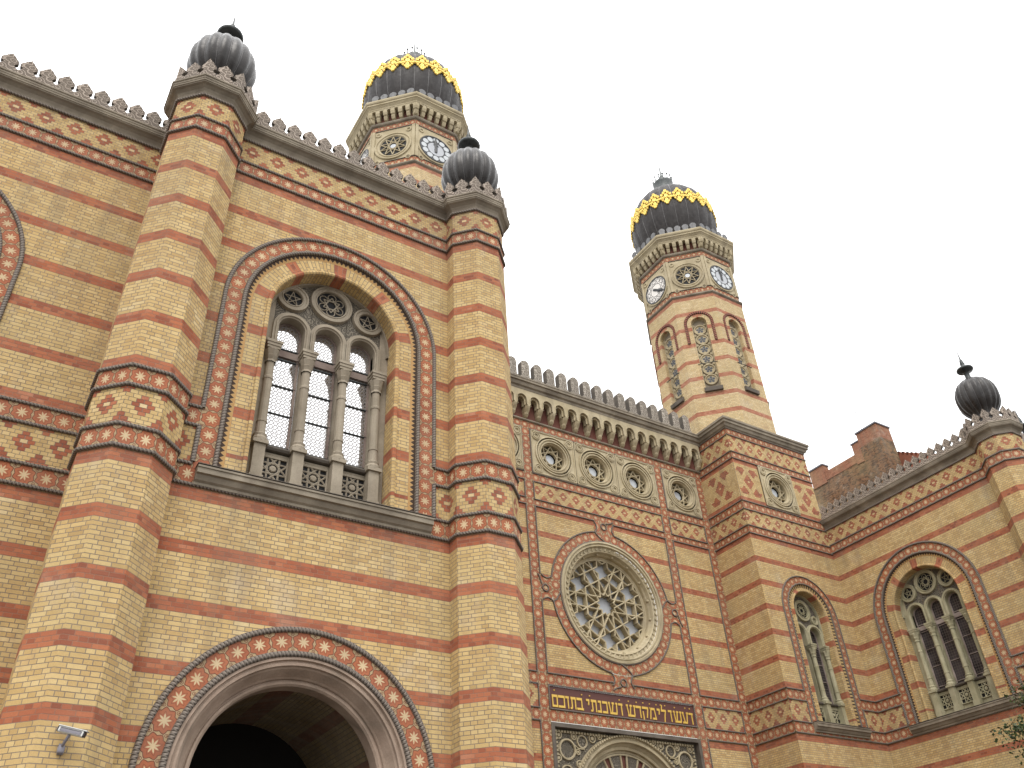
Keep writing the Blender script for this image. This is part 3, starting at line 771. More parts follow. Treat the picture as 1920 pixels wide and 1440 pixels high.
def turret(cx, cy, label, name='corner_turret'):
    t = thing(name, label, 'turret', (cx, cy, GROUND), 'bulb-topped corner turrets of the two wings')
    a = .736; hw = a*T8; F8 = octfaces(cx, cy, a)
    mb = MB(); mbR = MB()
    for z0, z1 in ((GROUND, Z2L), (Z1U, ZTL)):
        for k, F in enumerate(F8): mb.rect(F, -hw, hw, z0, z1, 0, 0, [(k*.61-hw, z0), (k*.61+hw, z0), (k*.61+hw, z1), (k*.61-hw, z1)])
        mb.flush('shaft', [BR], t)
    for z0, z1 in ((Z2L, Z2U), (Z1L, Z1U), (ZTL, ZTU)):
        h2 = hw+.012*T8
        for F in F8: mb.rect(F, -h2, h2, z0, z1, .012, 0, [(0, 0), (2, 0), (2, 1), (0, 1)])
        mb.flush('star_belt', [STAR], t)
    for z0, z1 in ((Z2U, Z1L), (ZTU, 16.455)):
        for F in F8: frieze(mb, F, -hw-.0015, hw+.0015, z0, z1, 0, hw*2)
        mb.flush('brick_frieze', CELLS, t)
    for z, r in ((Z2L, .038), (Z2U, .038), (Z1L, .038), (Z1U, .038), (ZTL, .036), (ZTU, .036), (16.455, .04)):
        pv = octv(cx, cy, a+.022); pts = []
        for i in range(8):
            p, q = pv[i], pv[(i+1) % 8]
            for s in (.02, .98): pts.append((p[0]+(q[0]-p[0])*s, -(p[1]+(q[1]-p[1])*s), z))
        mbR.tube(WORLD, pts, r, 7, 0, True); mbR.flush('rope_moulding', [ROPE], t)
    mb = MB(); path = octv(cx, cy, a)[::-1]
    mb.sweep(path, CORN, True); 
    mb.lathe(cx, cy, [(.86, 16.9), (.5, 16.96), (.46, 17.02), (.46, 17.32), (.001, 17.33)], 24, 0, sm=False)
    mb.build('cornice', [STONEC], t)
    am = a+.13; hm = am*T8
    for k in range(8):
        th = k*pi/4; put(ME_FLAT, 'merlon', t, cx+am*cos(th), cy+am*sin(th), ZC, th+pi/2)
        th += pi/8; Rm = am/cos(pi/8); put(ME_FOLD, 'merlon', t, cx+Rm*cos(th), cy+Rm*sin(th), ZC, th+pi/2)
    mb = MB(); mb.lathe(cx, cy, BULB, lobes=16, amp=.085, seg=6); d = mb.build('bulb_dome', [LEAD], t)
    mb = MB()
    for k in range(16):
        th = 2*pi*k/16; pts = [(cx+(r*.955+.004)*cos(th), -(cy+(r*.955+.004)*sin(th)), z) for r, z in BULB[1:]]
        mb.tube(WORLD, pts, .016, 5); mb.flush('rib', [LEADR], d)
    mb = MB(); mb.lathe(cx, cy, FINI, 20); mb.build('finial', [IRON], t)
    return t

# ------------------------------------------------------------------ left wing (gate pavilion)
lw = thing('gate_wing', 'striped brick wing between two corner turrets with arched gateway and large three-light window above', 'building wing', (4.76, YW, GROUND))
wing_wall(lw, FW, X1+.5, X2-.5, 4.735, portal=True, uc=4.76-.0, win_label='large three-light round-arched window with bright screened glazing')
# gateway
mb = MB(); CP, ZP = 4.735, 2.92
mb.arch(FW, CP, ZP, GROUND, [(2.34, .014), (1.97, .014)], 44, 0, 'belt', pitch=.37)
mb.build('gateway_star_surround', [STAR], lw)
mb = MB()
for R in (2.355, 1.955):
    mb.tube(FW, [(CP-R, .02, GROUND)]+[(CP+R*cos(pi-pi*i/48), .02, ZP+R*sin(pi-pi*i/48)) for i in range(49)]+[(CP+R, .02, GROUND)], .05, 8)
mb.build('gateway_rope', [ROPE], lw)
mb = MB()
mb.arch(FW, CP, ZP, GROUND, [(1.93, -.01), (1.90, .025), (1.86, .03), (1.845, -.015), (1.83, -.015), (1.81, .0), (1.775, -.005), (1.765, -.05), (1.74, -.07), (1.70, -.14), (1.655, -.22), (1.63, -.25), (1.62, -.285), (1.595, -.29), (1.585, -.25), (1.55, -.245), (1.52, -.28), (1.515, -.52)], 48, 0, 'len', sm=False)
ga = mb.build('gateway_arch_moulding', [STONEP], lw)
mb = MB()
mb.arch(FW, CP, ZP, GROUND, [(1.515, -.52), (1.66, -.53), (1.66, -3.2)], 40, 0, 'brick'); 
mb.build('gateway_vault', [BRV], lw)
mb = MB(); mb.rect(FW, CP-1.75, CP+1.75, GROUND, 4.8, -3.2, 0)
mb.face(FW, [(CP-1.75, -3.199, GROUND), (CP+1.75, -3.199, GROUND), (CP+1.75, -3.199, 4.8), (CP-1.75, -3.199, 4.8)], None, 0); mb.build('gateway_dark_backing', [BLACK], lw)  # near-black sheet stands in for the unlit depth of the passage
# sides, roof
mb = MB(); SR = Fr(WO-2*(WO-AX), 0, 0, 1)   # right flank (x = 8.89) seen from the courtyard
wall(mb, SR, YW+.5, YT, GROUND, 16.45, ())
SLf = Fr(X1-.5, 0, 0, -1); wall(mb, SLf, -YT, -YW-.4, GROUND, 16.45, ())
mb.build('side_wall', [BR], lw)
simple_cornice(lw, [(X1+.5, YW), (X2-.5, YW)]); 
pth = [(WO-2*(WO-AX), YW+.5), (WO-2*(WO-AX), YT)]
mb = MB(); mb.sweep(pth, CORN); mb.build('side_cornice', [STONEC], lw)
merlon_row(lw, FW, X1+.93, X2-.90, ZC, .12, .375)
merlon_row(lw, SR, YW+1.0, YT-.2, ZC, .12, .375)
mb = MB(); mb.face(WORLD, [(X1-.3, -YW-.1, 16.88), (8.8, -YW-.1, 16.88), (8.8, -YT, 16.88), (X1-.3, -YT, 16.88)]); mb.build('roof', [ROOFD], lw)

# set-back range to the left
ls = thing('set_back_range', 'striped brick range set back left of the nearest turret, partly shown arched window', 'building wing', (-4, YL, GROUND))
wing_wall(ls, FL_, -9.0, X1-.5, -3.52, uc=-3.5, win_label='round-arched window at the left edge of the photo')
simple_cornice(ls, [(-9.0, YL), (X1-.5, YL)])
merlon_row(ls, FL_, -9.0, X1-.5, ZC, .12, .375)
mb = MB(); mb.face(WORLD, [(-9, -YL-.1, 16.88), (.8, -YL-.1, 16.88), (.8, -YT, 16.88), (-9, -YT, 16.88)]); mb.build('roof', [ROOFD], ls)

turret(X1, YW, 'grey bulb-topped brick corner turret left of the gateway, nearest to the camera')
turret(X2, YW, 'grey bulb-topped brick corner turret in the middle, right of the large arched window')
turret(X3, Y3, 'dark bulb-topped brick corner turret at the far right of the courtyard')
turret(37.4, 14.85, 'turret mostly cut off at the right edge, only its dark bulb showing behind another turret')

# ------------------------------------------------------------------ right wing
rw = thing('side_wing', 'striped brick wing on the right side of the courtyard with one three-light arched window', 'building wing', (WO+3.5, 17, GROUND))
wing_wall(rw, FS, -YT-.03, -Y3-.1, -18.22, uc=-18.6, win_label='three-light round-arched window with dark panes')
simple_cornice(rw, [(WO, YT+.02), (WO, Y3+.1)])
merlon_row(rw, FS, -YT+.1, -Y3-.75, ZC, .12, .375)
mb = MB(); FR2 = Fr(0, Y3, 1, 0); wall(mb, FR2, X3+.4, 38.1, GROUND, 16.45, ()); mb.build('front_wall', [BR], rw)
simple_cornice(rw, [(X3+.5, Y3), (38.1, Y3)]); merlon_row(rw, FR2, X3+1.0, 38.0, ZC, .12, .375)
mb = MB(); mb.face(WORLD, [(WO+.1, -Y3-.1, 16.88), (38, -Y3-.1, 16.88), (38, -YT, 16.88), (WO+.1, -YT, 16.88)]); mb.build('roof', [ROOFD], rw)

# ------------------------------------------------------------------ central facade
cf = thing('central_facade', 'recessed central facade with big round rose window, gilded Hebrew inscription and corbelled cornice', 'building front', (AX, YM, GROUND))
RZ, RR_ = 12.10, 2.76
cols = [(14.30, 16.25), (16.66, 23.05), (23.46, 25.44)]
ML, MR = 13.89, 25.85
zt = dict(p1=(16.74, 18.77), fr=(15.60, 16.37), w=(Z1U, 15.31), ins=(Z2U, Z1L))
mb = MB()
for i, (a, b) in enumerate(cols):
    wall(mb, FM, a, b, Z1U, 15.31, [('o', AX, RZ, RR_)] if i == 1 else ())
wall(mb, FM, 14.30, 16.25, GROUND, Z2L); wall(mb, FM, 23.46, 25.44, GROUND, Z2L)
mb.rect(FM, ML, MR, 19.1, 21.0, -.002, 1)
mb.build('wall', [BR, DARKRED], cf)
mb = MB()
for z0, z1 in ((18.77, 19.12), (16.37, 16.74), (15.31, 15.60), (Z1L, Z1U), (Z2L, Z2U)): belt(mb, FM, ML, MR, z0, z1, .006, .34); mb.flush('star_belt', [STAR], cf)
for a, b in ((ML, 14.30), (16.25, 16.66), (23.05, 23.46), (25.44, MR)):
    for z0, z1 in ((16.74, 18.77), (15.60, 16.37), (Z1U, 15.31), (Z2U, Z1L), (GROUND, Z2L)): belt(mb, FM, a, b, z0, z1, .007, .36, True)
    mb.flush('vertical_star_belt', [STAR], cf)
mb.ring(FM, AX, RZ, [(RR_, .012), (RR_-.40, .012)], 64, 0, 'belt', .36)
for (dx, dz) in ((0, 1), (0, -1), (1, 0), (-1, 0)):
    px, pz = AX+dx*2.98, RZ+dz*2.98
    e = .5
    if dz: belt(mb, FM, px-e, px+e, min(pz-.24, 15.1) if dz > 0 else pz-.1, pz+.24 if dz > 0 else pz+.22, .0095, .36)
    else: belt(mb, FM, px-.24, px+.24, pz-e, pz+e, .0095, .36, True)
mb.build('star_belt', [STAR], cf)
mb = MB()
for a, b in cols:
    for q in ('fr', 'p1', 'ins'): rope_rect(mb, FM, a, b, *zt[q]); mb.flush('rope_frame', [ROPE], cf)
    if a != 16.66:
        for q in (zt['w'], (GROUND, Z2L)): rope_rect(mb, FM, a, b, *q); mb.flush('rope_frame', [ROPE], cf)
a, b = cols[1]
for zz in (Z1U, 15.31):
    mb.tube(FM, [(a, .02, zz), (AX-.45, .02, zz)], .03, 5); mb.tube(FM, [(AX+.45, .02, zz), (b, .02, zz)], .03, 5)
for xx in (a, b):
    mb.tube(FM, [(xx, .02, Z1U), (xx, .02, RZ-.5)], .03, 5); mb.tube(FM, [(xx, .02, RZ+.5), (xx, .02, 15.31)], .03, 5)
for q in range(4):      # outer rope of the roundel, open at the four knots
    a0 = q*pi/2+.17; a1 = (q+1)*pi/2-.17
    mb.tube(FM, [(AX+RR_*cos(a0+(a1-a0)*i/20), .022, RZ+RR_*sin(a0+(a1-a0)*i/20)) for i in range(21)], .032, 6)
mb.tube(FM, [(AX+(RR_-.40)*cos(2*pi*i/72), .022, RZ+(RR_-.40)*sin(2*pi*i/72)) for i in range(72)], .032, 6, 0, True)
for q in range(4):      # interlaced knots
    t = q*pi/2; c_, s_ = cos(t), sin(t)
    def kp(rad, tn): return (AX+rad*c_-tn*s_, .024, RZ+rad*s_+tn*c_)
    mb.tube(FM, [kp(3.02+.13*cos(2*pi*i/14), .02+.13*sin(2*pi*i/14)) for i in range(14)], .028, 6, 0, True)
    mb.tube(FM, [kp(2.74+.25*(1-cos(pi*i/10))*.5*2.0*.95, .47+.0*i-.0) if False else kp(2.72+.45*i/10, .47-.10*sin(pi*i/10)) for i in range(11)], .028, 6)
    mb.tube(FM, [kp(2.72+.45*i/10, -.47+.10*sin(pi*i/10)) for i in range(11)], .028, 6)
    mb.tube(FM, [kp(2.36+.40*i/10, .02+.45*sin(pi*.5*i/10)) for i in range(11)], .028, 6)
    mb.tube(FM, [kp(3.17+.16*i/10, -.10-.36*sin(pi*.5*i/10)) for i in range(11)], .028, 6)
mb.build('rope_moulding', [ROPE], cf)
mb = MB()
for (a, b), c in zip(cols, (15.2, 19.87-.02, 24.32)):
    frieze(mb, FM, a+.02, b-.02, 15.62, 16.35, c+(-.0), .605); mb.flush('brick_frieze', CELLS, cf)
    if a != 16.66: frieze(mb, FM, a+.02, b-.02, Z2U+.02, Z1L-.02, (a+b)/2, .605); mb.flush('brick_frieze', CELLS, cf)

def rosette_panel(parent, F, u0, u1, z0, z1, name='rosette_panel', n=8):
    cx, cz = (u0+u1)/2, (z0+z1)/2; h = (u1-u0)/2; hz = (z1-z0)/2
    mb = MB(); k = 48; r = .80*min(h, hz)
    for i in range(k):
        t0, t1 = 2*pi*i/k, 2*pi*(i+1)/k
        def sq(t):
            m = max(abs(cos(t)), abs(sin(t))); return (cx+h*cos(t)/m, cz+hz*sin(t)/m)
        a, b = sq(t0), sq(t1)
        mb.face(F, [(cx+r*cos(t0), .03, cz+r*sin(t0)), (cx+r*cos(t1), .03, cz+r*sin(t1)), (b[0], .03, b[1]), (a[0], .03, a[1])][::-1])
    for (p, q) in (((u0, z0), (u1, z0)), ((u1, z0), (u1, z1)), ((u1, z1), (u0, z1)), ((u0, z1), (u0, z0))): bar(mb, F, (p[0]*.98+cx*.02, p[1]*.98+cz*.02), (q[0]*.98+cx*.02, q[1]*.98+cz*.02), .03, .03, .07)
    mb.ring(F, cx, cz, [(r*1.13, .03), (r*1.12, .085), (r*1.06, .09), (r*1.05, .03), (r*.98, .03), (r*.97, .08), (r*.91, .085), (r*.90, .03), (r*.84, .03), (r*.83, .065), (r*.78, .065), (r*.75, -.02), (r*.72, -.04), (r*.72, -.30)], 40)
    for sx in (-1, 1):
        for sz in (-1, 1):
            x, z = cx+sx*h*.77, cz+sz*hz*.77
            mb.ring(F, x, z, [(.205, .03), (.20, .075), (.165, .08), (.16, .035), (.13, .035), (.125, .075), (.085, .075), (.08, .0), (.06, -.04), (.001, -.04)], 18)
    o = mb.build(name, [STONEY], parent)
    mb = MB(); rr = r*.72
    stars_lattice(mb, F, cx, cz, rr*.98, -.24, -.13, 9, 3, .022, pi/2)
    mb.build('star_lattice', [STONEY], o)
    mb = MB(); mb.disc(F, cx, cz, rr, -.29, 28, 0); mb.disc(F, cx, cz, rr*.38, -.27, 16, 1); mb.build('glass', [GLASSD, GLASSL], o)
    return o
for u0, u1 in ((14.32, 16.23), (16.69, 18.76), (18.81, 20.90), (20.95, 23.02), (23.49, 25.41)): rosette_panel(cf, FM, u0, u1, 16.77, 18.74)

# rose window
mb = MB()
mb.ring(FM, AX, RZ, [(2.355, .012), (2.34, .07), (2.27, .08), (2.25, .03), (2.21, .03), (2.20, .06), (2.16, .06), (2.13, -.02)], 64)
mb.ring(FM, AX, RZ, [(2.02, -.06), (1.99, -.02), (1.95, -.04), (1.91, -.16), (1.87, -.22), (1.86, -.34), (1.85, -.34), (1.80, -.35), (1.80, -.62)], 64)
rose = mb.build('rose_window', [STONEY], cf)
tag(rose, 'large round rose window with carved star lattice')
mb = MB(); mb.ring(FM, AX, RZ, [(2.13, -.03), (2.02, -.06)], 64)
for i in range(60):
    a = 2*pi*i/60; x, z = AX+2.075*cos(a), RZ+2.075*sin(a)
    bar(mb, FM, (AX+2.13*cos(a), RZ+2.13*sin(a)), (AX+2.01*cos(a+.03), RZ+2.01*sin(a+.03)), .032, -.06, .0)
for i in range(16):
    a = 2*pi*(i+.5)/16; x, z = AX+1.895*cos(a), RZ+1.895*sin(a)
    mb.ring(FM, x, z, [(.055, -.2), (.05, -.13), (.02, -.11), (.001, -.108)], 8)
mb.build('dentil_ring', [STONEY], rose)
mb = MB(); r = 1.80
def pp(rad, a): return (AX+rad*cos(a), RZ+rad*sin(a))
def bb(p, q, i=0): bar(mb, FM, p, q, .027, -.60, -.36+.0005*i)
D_ = pi/180
def pd(rad, deg): return (AX+rad*cos(deg*D_), RZ+rad*sin(deg*D_))
for k in range(6):        # twelve-pointed centre star whose rays run out to the rim, six six-pointed stars between
    o_ = 60*k; q = 0
    for a, sg in ((o_+15, 1), (o_-15, -1)):
        bb(pd(.35, a), pd(1.81, a+sg*37.3), 1); bb(pd(.35, a), pd(.95, a-sg*30), 2)
        bb(pd(.95, a), pd(1.21, o_+sg*19), 3); bb(pd(1.21, o_+sg*19), pd(1.42, o_+sg*10), 4)
        bb(pd(1.488, o_+sg*20), pd(1.80, o_+sg*22), 5); bb(pd(1.80, o_+sg*22), pd(1.63, o_+sg*30), 6)
        bb(pd(1.42, o_+sg*10), pd(1.80, o_), 7)
    bb(pd(1.06, o_-30), pd(1.06, o_+30), 8); bb(pd(1.488, o_-20), pd(1.488, o_+20), 9)
mb.ring(FM, AX, RZ, [(1.80, -.36), (1.74, -.36), (1.74, -.60)], 48)
mb.build('star_lattice', [STONEY], rose)
mb = MB(); mb.disc(FM, AX, RZ, 1.82, -.61, 40, 0); 
mb.build('glass', [None and GLASSL or DIALG], rose)

# inscription
mb = MB(); mb.rect(FM, 16.68, 23.03, Z2U+.02, Z1L-.02, -.004, 0); ins = mb.build('inscription_panel', [PLAQUE], cf)
tag(ins, 'dark red panel with gilded Hebrew lettering')
mb = MB()
G_ = dict(
 memf=[('h', 0, 1, .8, 1), ('v', .1, 0, .1, .9), ('v', .92, 0, .92, .9), ('h', .1, .92, 0, .17)],
 kaf=[('h', 0, 1, .8, 1), ('v', .92, .1, .92, .9), ('h', 0, 1, 0, .18)],
 vav=[('h', 0, 1, .82, 1), ('v', .78, 0, .72, .9)],
 tav=[('h', .1, 1, .8, 1), ('v', .92, 0, .92, .9), ('v', .32, .1, .3, .85), ('h', 0, .32, 0, .16)],
 bet=[('h', 0, .9, .8, 1), ('v', .82, .1, .82, .9), ('h', 0, 1.06, 0, .18)],
 yod=[('h', 0, 1, .82, 1), ('v', .65, .5, .85, .9)],
 nun=[('h', .2, 1, .82, 1), ('v', .8, .1, .8, .9), ('h', 0, 1, 0, .18)],
 shin=[('h', .15, .95, 0, .18), ('v', .25, .1, .08, 1), ('v', .4, .1, .55, 1), ('v', .92, .1, .95, 1), ('h', 0, .2, .84, 1), ('h', .4, .66, .84, 1), ('h', .82, 1.04, .84, 1)],
 dalet=[('h', 0, 1, .8, 1), ('v', .85, 0, .82, .9)],
 qof=[('h', .05, 1, .8, 1), ('v', .72, .08, .96, .9), ('v', .2, -.22, .15, .6)],
 mem=[('v', .1, 0, .3, .85), ('h', .28, .85, .8, 1), ('v', .95, 0, .8, .88), ('h', .45, 1, 0, .17), ('v', .28, .8, .06, 1)],
 lamed=[('h', .1, 1, .78, .97), ('v', .16, .88, .35, 1.35), ('v', .72, .4, .95, .88), ('v', .6, -.08, .74, .42)],
 ayin=[('v', .38, .1, .1, 1), ('v', .72, .06, .9, 1), ('h', .0, .75, 0, .17), ('h', 0, .25, .84, 1), ('h', .75, 1.05, .84, 1)])
LT = [('memf', 16.77, 16.99), ('kaf', 17.02, 17.28), ('vav', 17.31, 17.45), ('tav', 17.50, 17.73), ('bet', 17.77, 18.02), ('yod', 18.17, 18.30), ('tav', 18.34, 18.59), ('nun', 18.63, 18.79), ('kaf', 18.84, 19.05), ('shin', 19.09, 19.47), ('vav', 19.53, 19.71), ('shin', 19.87, 20.25), ('dalet', 20.29, 20.53), ('qof', 20.57, 20.85), ('mem', 20.89, 21.19), ('yod', 21.25, 21.38), ('lamed', 21.42, 21.66), ('vav', 21.77, 21.93), ('shin', 22.0, 22.36), ('ayin', 22.42, 22.69), ('vav', 22.74, 22.93)]
for nm, a, b in LT:
    mb = MB(); wd = b-a; Z0 = 7.955; HH = .40
    for k, e in enumerate(G_[nm]):
        w1 = .016+.0011*k
        if e[0] == 'h': q = [(a+e[1]*wd, Z0+e[3]*HH), (a+e[2]*wd, Z0+e[3]*HH), (a+e[2]*wd, Z0+e[4]*HH), (a+e[1]*wd, Z0+e[4]*HH)]
        else:
            x0, z0, x1, z1 = a+e[1]*wd, Z0+e[2]*HH, a+e[3]*wd, Z0+e[4]*HH; q = [(x0-.020, z0), (x0+.020, z0), (x1+.020, z1), (x1-.020, z1)]
        mb.face(FM, [(x, w1, z) for x, z in q])
        for p, r in zip(q, q[1:]+q[:1]): mb.face(FM, [(p[0], -.004, p[1]), (r[0], -.004, r[1]), (r[0], w1, r[1]), (p[0], w1, p[1])])
    mb.build('gilded_letter', [LETTER], ins)
mb = MB()
for x, z in ((16.88, 8.50), (18.0, 8.47), (18.33, 8.47), (19.6, 8.47), (20.0, 8.47), (20.35, 8.47), (20.65, 8.48), (20.95, 8.48), (21.25, 8.48), (21.45, 8.49), (21.65, 8.49), (22.6, 8.50), (22.82, 8.50), (22.1, 8.47)):
    mb.ring(FM, x, z, [(.026, -.004), (.022, .02), (.001, .022)], 8); mb.flush('gilded_dot', [LETTER], ins)

# portal below
po = MB(); PL, PR, PT = 16.74, 23.02, 7.44
po.rect(FM, PL-.06, PR+.06, GROUND, PT, -.50, 2)
for (a, b, z0, z1) in ((PL-.08, PR+.08, PT-.10, PT+.03), (PL-.08, PL+.05, GROUND, PT-.1), (PR-.05, PR+.08, GROUND, PT-.1)): po.box(FM, a, b, -.5, .03, z0, z1, 1)
wall(po, FM, PL+.05, PR-.05, GROUND, PT-.10, [(AX, 4.85, 2.32, GROUND)], 3, -.20)
po.arch(FM, AX, 4.85, GROUND, [(2.52, -.20), (2.50, -.10), (2.44, -.09), (2.42, -.15), (2.38, -.15), (2.36, -.12), (2.28, -.12), (2.25, -.22), (2.17, -.32), (2.14, -.30), (2.08, -.32), (2.07, -.42), (2.00, -.42)], 48, 0, 'len')
portal = po.build('portal', [STONEY, STONED, DARKRED, RELIEFG], cf)
mb = MB()
for i in range(70):
    a = pi*i/69; mb.box(FM, AX+2.47*cos(a)-.035, AX+2.47*cos(a)+.035, -.1, -.05, 4.85+2.47*sin(a)-.03, 4.85+2.47*sin(a)+.03)
for i in range(52):
    x = PL+.20+i*(PR-PL-.4)/51; mb.box(FM, x-.035, x+.035, -.2, -.13, PT-.22, PT-.15)
for s in (-1, 1):
    for i in range(40):
        z = PT-.3-i*.12; x = PL+.20 if s < 0 else PR-.20; mb.box(FM, x-.03, x+.03, -.2, -.13, z-.035, z+.035)
mb.build('bead_row', [STONEY], portal)
mb = MB()
for s in (-1, 1):
    mb.flush('spandrel_carving', [STONEY], portal); x, z = AX+s*2.52, 6.72
    mb.ring(FM, x, z, [(.34, -.20), (.33, -.14), (.28, -.13), (.26, -.17)], 24)
    mb.flush('spandrel_carving', [STONEY], portal); mb.ring(FM, x-s*.62, z+.28, [(.22, -.20), (.21, -.15), (.17, -.15), (.16, -.18)], 18)
    mb.flush('spandrel_carving', [STONEY], portal); mb.ring(FM, x+s*.05, z-.72, [(.26, -.20), (.25, -.15), (.21, -.15), (.20, -.18)], 18)
    mb.flush('spandrel_carving', [STONEY], portal)
    for k_, (ax, az, ar) in enumerate(((-1.05, .42, .15), (-1.36, .50, .11), (.30, .42, .13), (.36, -.28, .12), (-.30, .42, .12), (-.45, -.42, .13), (.33, -1.1, .12), (-.12, -1.3, .16), (.34, .05, .08), (-.42, -.05, .10))):
        mb.ring(FM, x-s*-ax if False else x+s*ax, z+az, [(ar, -.20), (ar-.008, -.155), (ar-.035, -.155), (ar-.045, -.19)], 16); mb.ring(FM, x+s*ax, z+az, [(ar*.45, -.20), (ar*.4, -.16), (.002, -.155)], 10)
    mb.flush('spandrel_scrolls', [STONEY], portal)
    mb.tube(FM, [(x-s*.3, -.17, z+.15), (x-s*.45, -.17, z+.05), (x-s*.7, -.17, z+.05)], .025, 5)
mb.flush('spandrel_carving', [STONEY], portal)
for i in range(8):        # radiating tympanum panels
    mb.flush('tympanum_panel', [STONEY, RELIEFG], portal)
    a0 = pi*(i+.18)/8; a1 = pi*(i+.82)/8
    for k in range(5):
        t0 = a0+(a1-a0)*k/5; t1 = a0+(a1-a0)*(k+1)/5
        mb.face(FM, [(AX+2.0*cos(t0), -.46, 4.85+2.0*sin(t0)), (AX+2.0*cos(t1), -.46, 4.85+2.0*sin(t1)), (AX+.9*cos(t1), -.46, 4.85+.9*sin(t1)), (AX+.9*cos(t0), -.46, 4.85+.9*sin(t0))], None, 1)
    for t in (a0, a1): bar(mb, FM, (AX+.9*cos(t), 4.85+.9*sin(t)), (AX+1.99*cos(t), 4.85+1.99*sin(t)), .035, -.48, -.42)
    mb.arch(FM, AX, 4.85, None, [(1.99, -.46), (1.985, -.42), (1.93, -.42), (1.92, -.46)], 32, 0, 'len') if i == 0 else None
mb.flush('tympanum_panel', [STONEY, RELIEFG], portal)

# corbel arcade and main cornice
arc = MB(); p = .617; n = 19; u0a = AX-p*n/2; WC = .36
for i in range(n+1):
    x = u0a+i*p
    if x < ML or x > MR: continue
for i in range(n):
    c = u0a+(i+.5)*p; r = .19; k = 10
    if c-p/2 < ML-.05 or c+p/2 > MR+.05: continue
    arc.rect(FM, c-p/2, c-r, 19.66, 20.36, WC, 0); arc.rect(FM, c+r, c+p/2, 19.66, 20.36, WC, 0)
    for j in range(k):
        a, b = c-r*cos(pi*j/k), c-r*cos(pi*(j+1)/k); za, zb = 19.90+sqrt(max(0, r*r-(a-c)**2)), 19.90+sqrt(max(0, r*r-(b-c)**2))
        arc.face(FM, [(a, WC, za), (b, WC, zb), (b, WC, 20.36), (a, WC, 20.36)])
    arc.arch(FM, c, 19.90, 19.66, [(r+.06, WC+.0), (r+.055, WC+.025), (r+.03, WC+.025), (r+.02, WC), (r, WC), (r, WC-.06), (r-.045, WC-.065), (r-.045, WC-.13), (r-.0, WC-.135), (r-.0, WC-.20), (r-.045, WC-.205), (r-.045, WC-.28), (r, WC-.285), (r, 0)], 10, 0, 'len')
    for s in (-1, 1):
        arc.face(FM, [(c+s*(p/2), 0, 19.66), (c+s*(p/2), WC, 19.66), (c+s*r, WC, 19.66), (c+s*r, 0, 19.66)])
for i in range(n+1):       # consoles
    x = u0a+i*p
    if x < ML+.1 or x > MR-.05: continue
    rows = []
    for (wd, z, hwid) in ((.03, 19.20, .05), (.12, 19.24, .075), (.20, 19.33, .095), (.22, 19.40, .09), (.25, 19.44, .105), (.33, 19.54, .115), (WC+.01, 19.62, .115), (WC+.01, 19.66, .115)):
        rows.append([(x-hwid, 0, z), (x-hwid, wd*.75, z), (x-hwid*.55, wd, z), (x+hwid*.55, wd, z), (x+hwid, wd*.75, z), (x+hwid, 0, z)])
    arc.grid(FM, rows, None, 0, False)
ar = arc.build('corbel_arcade', [STONEY], cf)
mb = MB(); mb.extr(FM, ML, MR, [(-.1, 19.10), (.05, 19.10), (.08, 19.13), (.08, 19.17), (.03, 19.20), (-.1, 19.20)]); mb.build('string_course', [STONEC], cf)
mb = MB(); mb.sweep([(ML, YM), (MR, YM)], [(WC, 20.35), (WC+.02, 20.39), (WC+.03, 20.46), (WC+.10, 20.50), (WC+.13, 20.58), (WC+.14, 20.64), (WC+.20, 20.66), (WC+.20, 20.76), (WC+.22, 20.77), (WC+.22, 20.82), (WC+.20, 20.84), (-.4, 20.86)])
mb.build('cornice', [STONEC], cf)
BM = [(.27, 0), (.27, .15), (.20, .18), (.20, .84), (.18, .87), (.165, .92), (.09, .975), (0, 1.0)]
ME_BIG = merlon_mesh(BM, .26, 0, 'merlon_block', RELIEFM)
merlon_row(cf, FM, ML+.30, MR-.35, 20.85, .30, .642, ME_BIG, 'merlon')
mb = MB(); mb.face(WORLD, [(ML-4, -YM-.1, 20.82), (MR+4, -YM-.1, 20.82), (MR+4, -YM-16, 20.82), (ML-4, -YM-16, 20.82)]); mb.build('roof', [ROOFD], cf)

# ------------------------------------------------------------------ clock towers
def clock(parent, F, cx, cz, white, ang_h, ang_m):
    R = .80; mb = MB()
    mb.disc(F, cx, cz, R-.02, .05, 36, 0)
    mb.ring(F, cx, cz, [(R, .045), (R-.01, .075), (R-.06, .075), (R-.065, .05)], 36, 1)
    if white:
        for i in range(12):
            a = 2*pi*i/12; x, z = cx+R*.74*cos(a), cz+R*.74*sin(a)
            mb.ring(F, x, z, [(.15, .054), (.145, .062), (.132, .062), (.13, .054)], 12, 1)
            mb.ring(F, x+.05*cos(a), z+.05*sin(a), [(.062, .0545), (.06, .06), (.05, .06), (.048, .0545)], 10, 1)
        mb.ring(F, cx, cz, [(R*.50, .054), (R*.495, .063), (R*.475, .063), (R*.47, .054)], 24, 1)
    else:
        mb.ring(F, cx, cz, [(R-.06, .056), (R*.50, .056)], 36, 1)
        for i in range(12):
            a = 2*pi*i/12; mb.disc(F, cx+R*.73*cos(a), cz+R*.73*sin(a), .138, .062, 14, 2)
    o = mb.build('clock', [DIALW if white else DIALG, DIALB, DIALD], parent)
    for nm, ang, l, wd in (('hour_hand', ang_h, .42, .065), ('minute_hand', ang_m, .68, .042)):
        mb = MB(); d = (sin(ang), cos(ang))
        bar(mb, F, (cx-d[0]*.22, cz-d[1]*.22), (cx+d[0]*l, cz+d[1]*l), wd, .075, .10)
        bar(mb, F, (cx+d[0]*l*.45, cz+d[1]*l*.45), (cx+d[0]*l*.8, cz+d[1]*l*.8), wd*1.8, .076, .105)
        mb.build(nm, [DIALB], o)
    return o
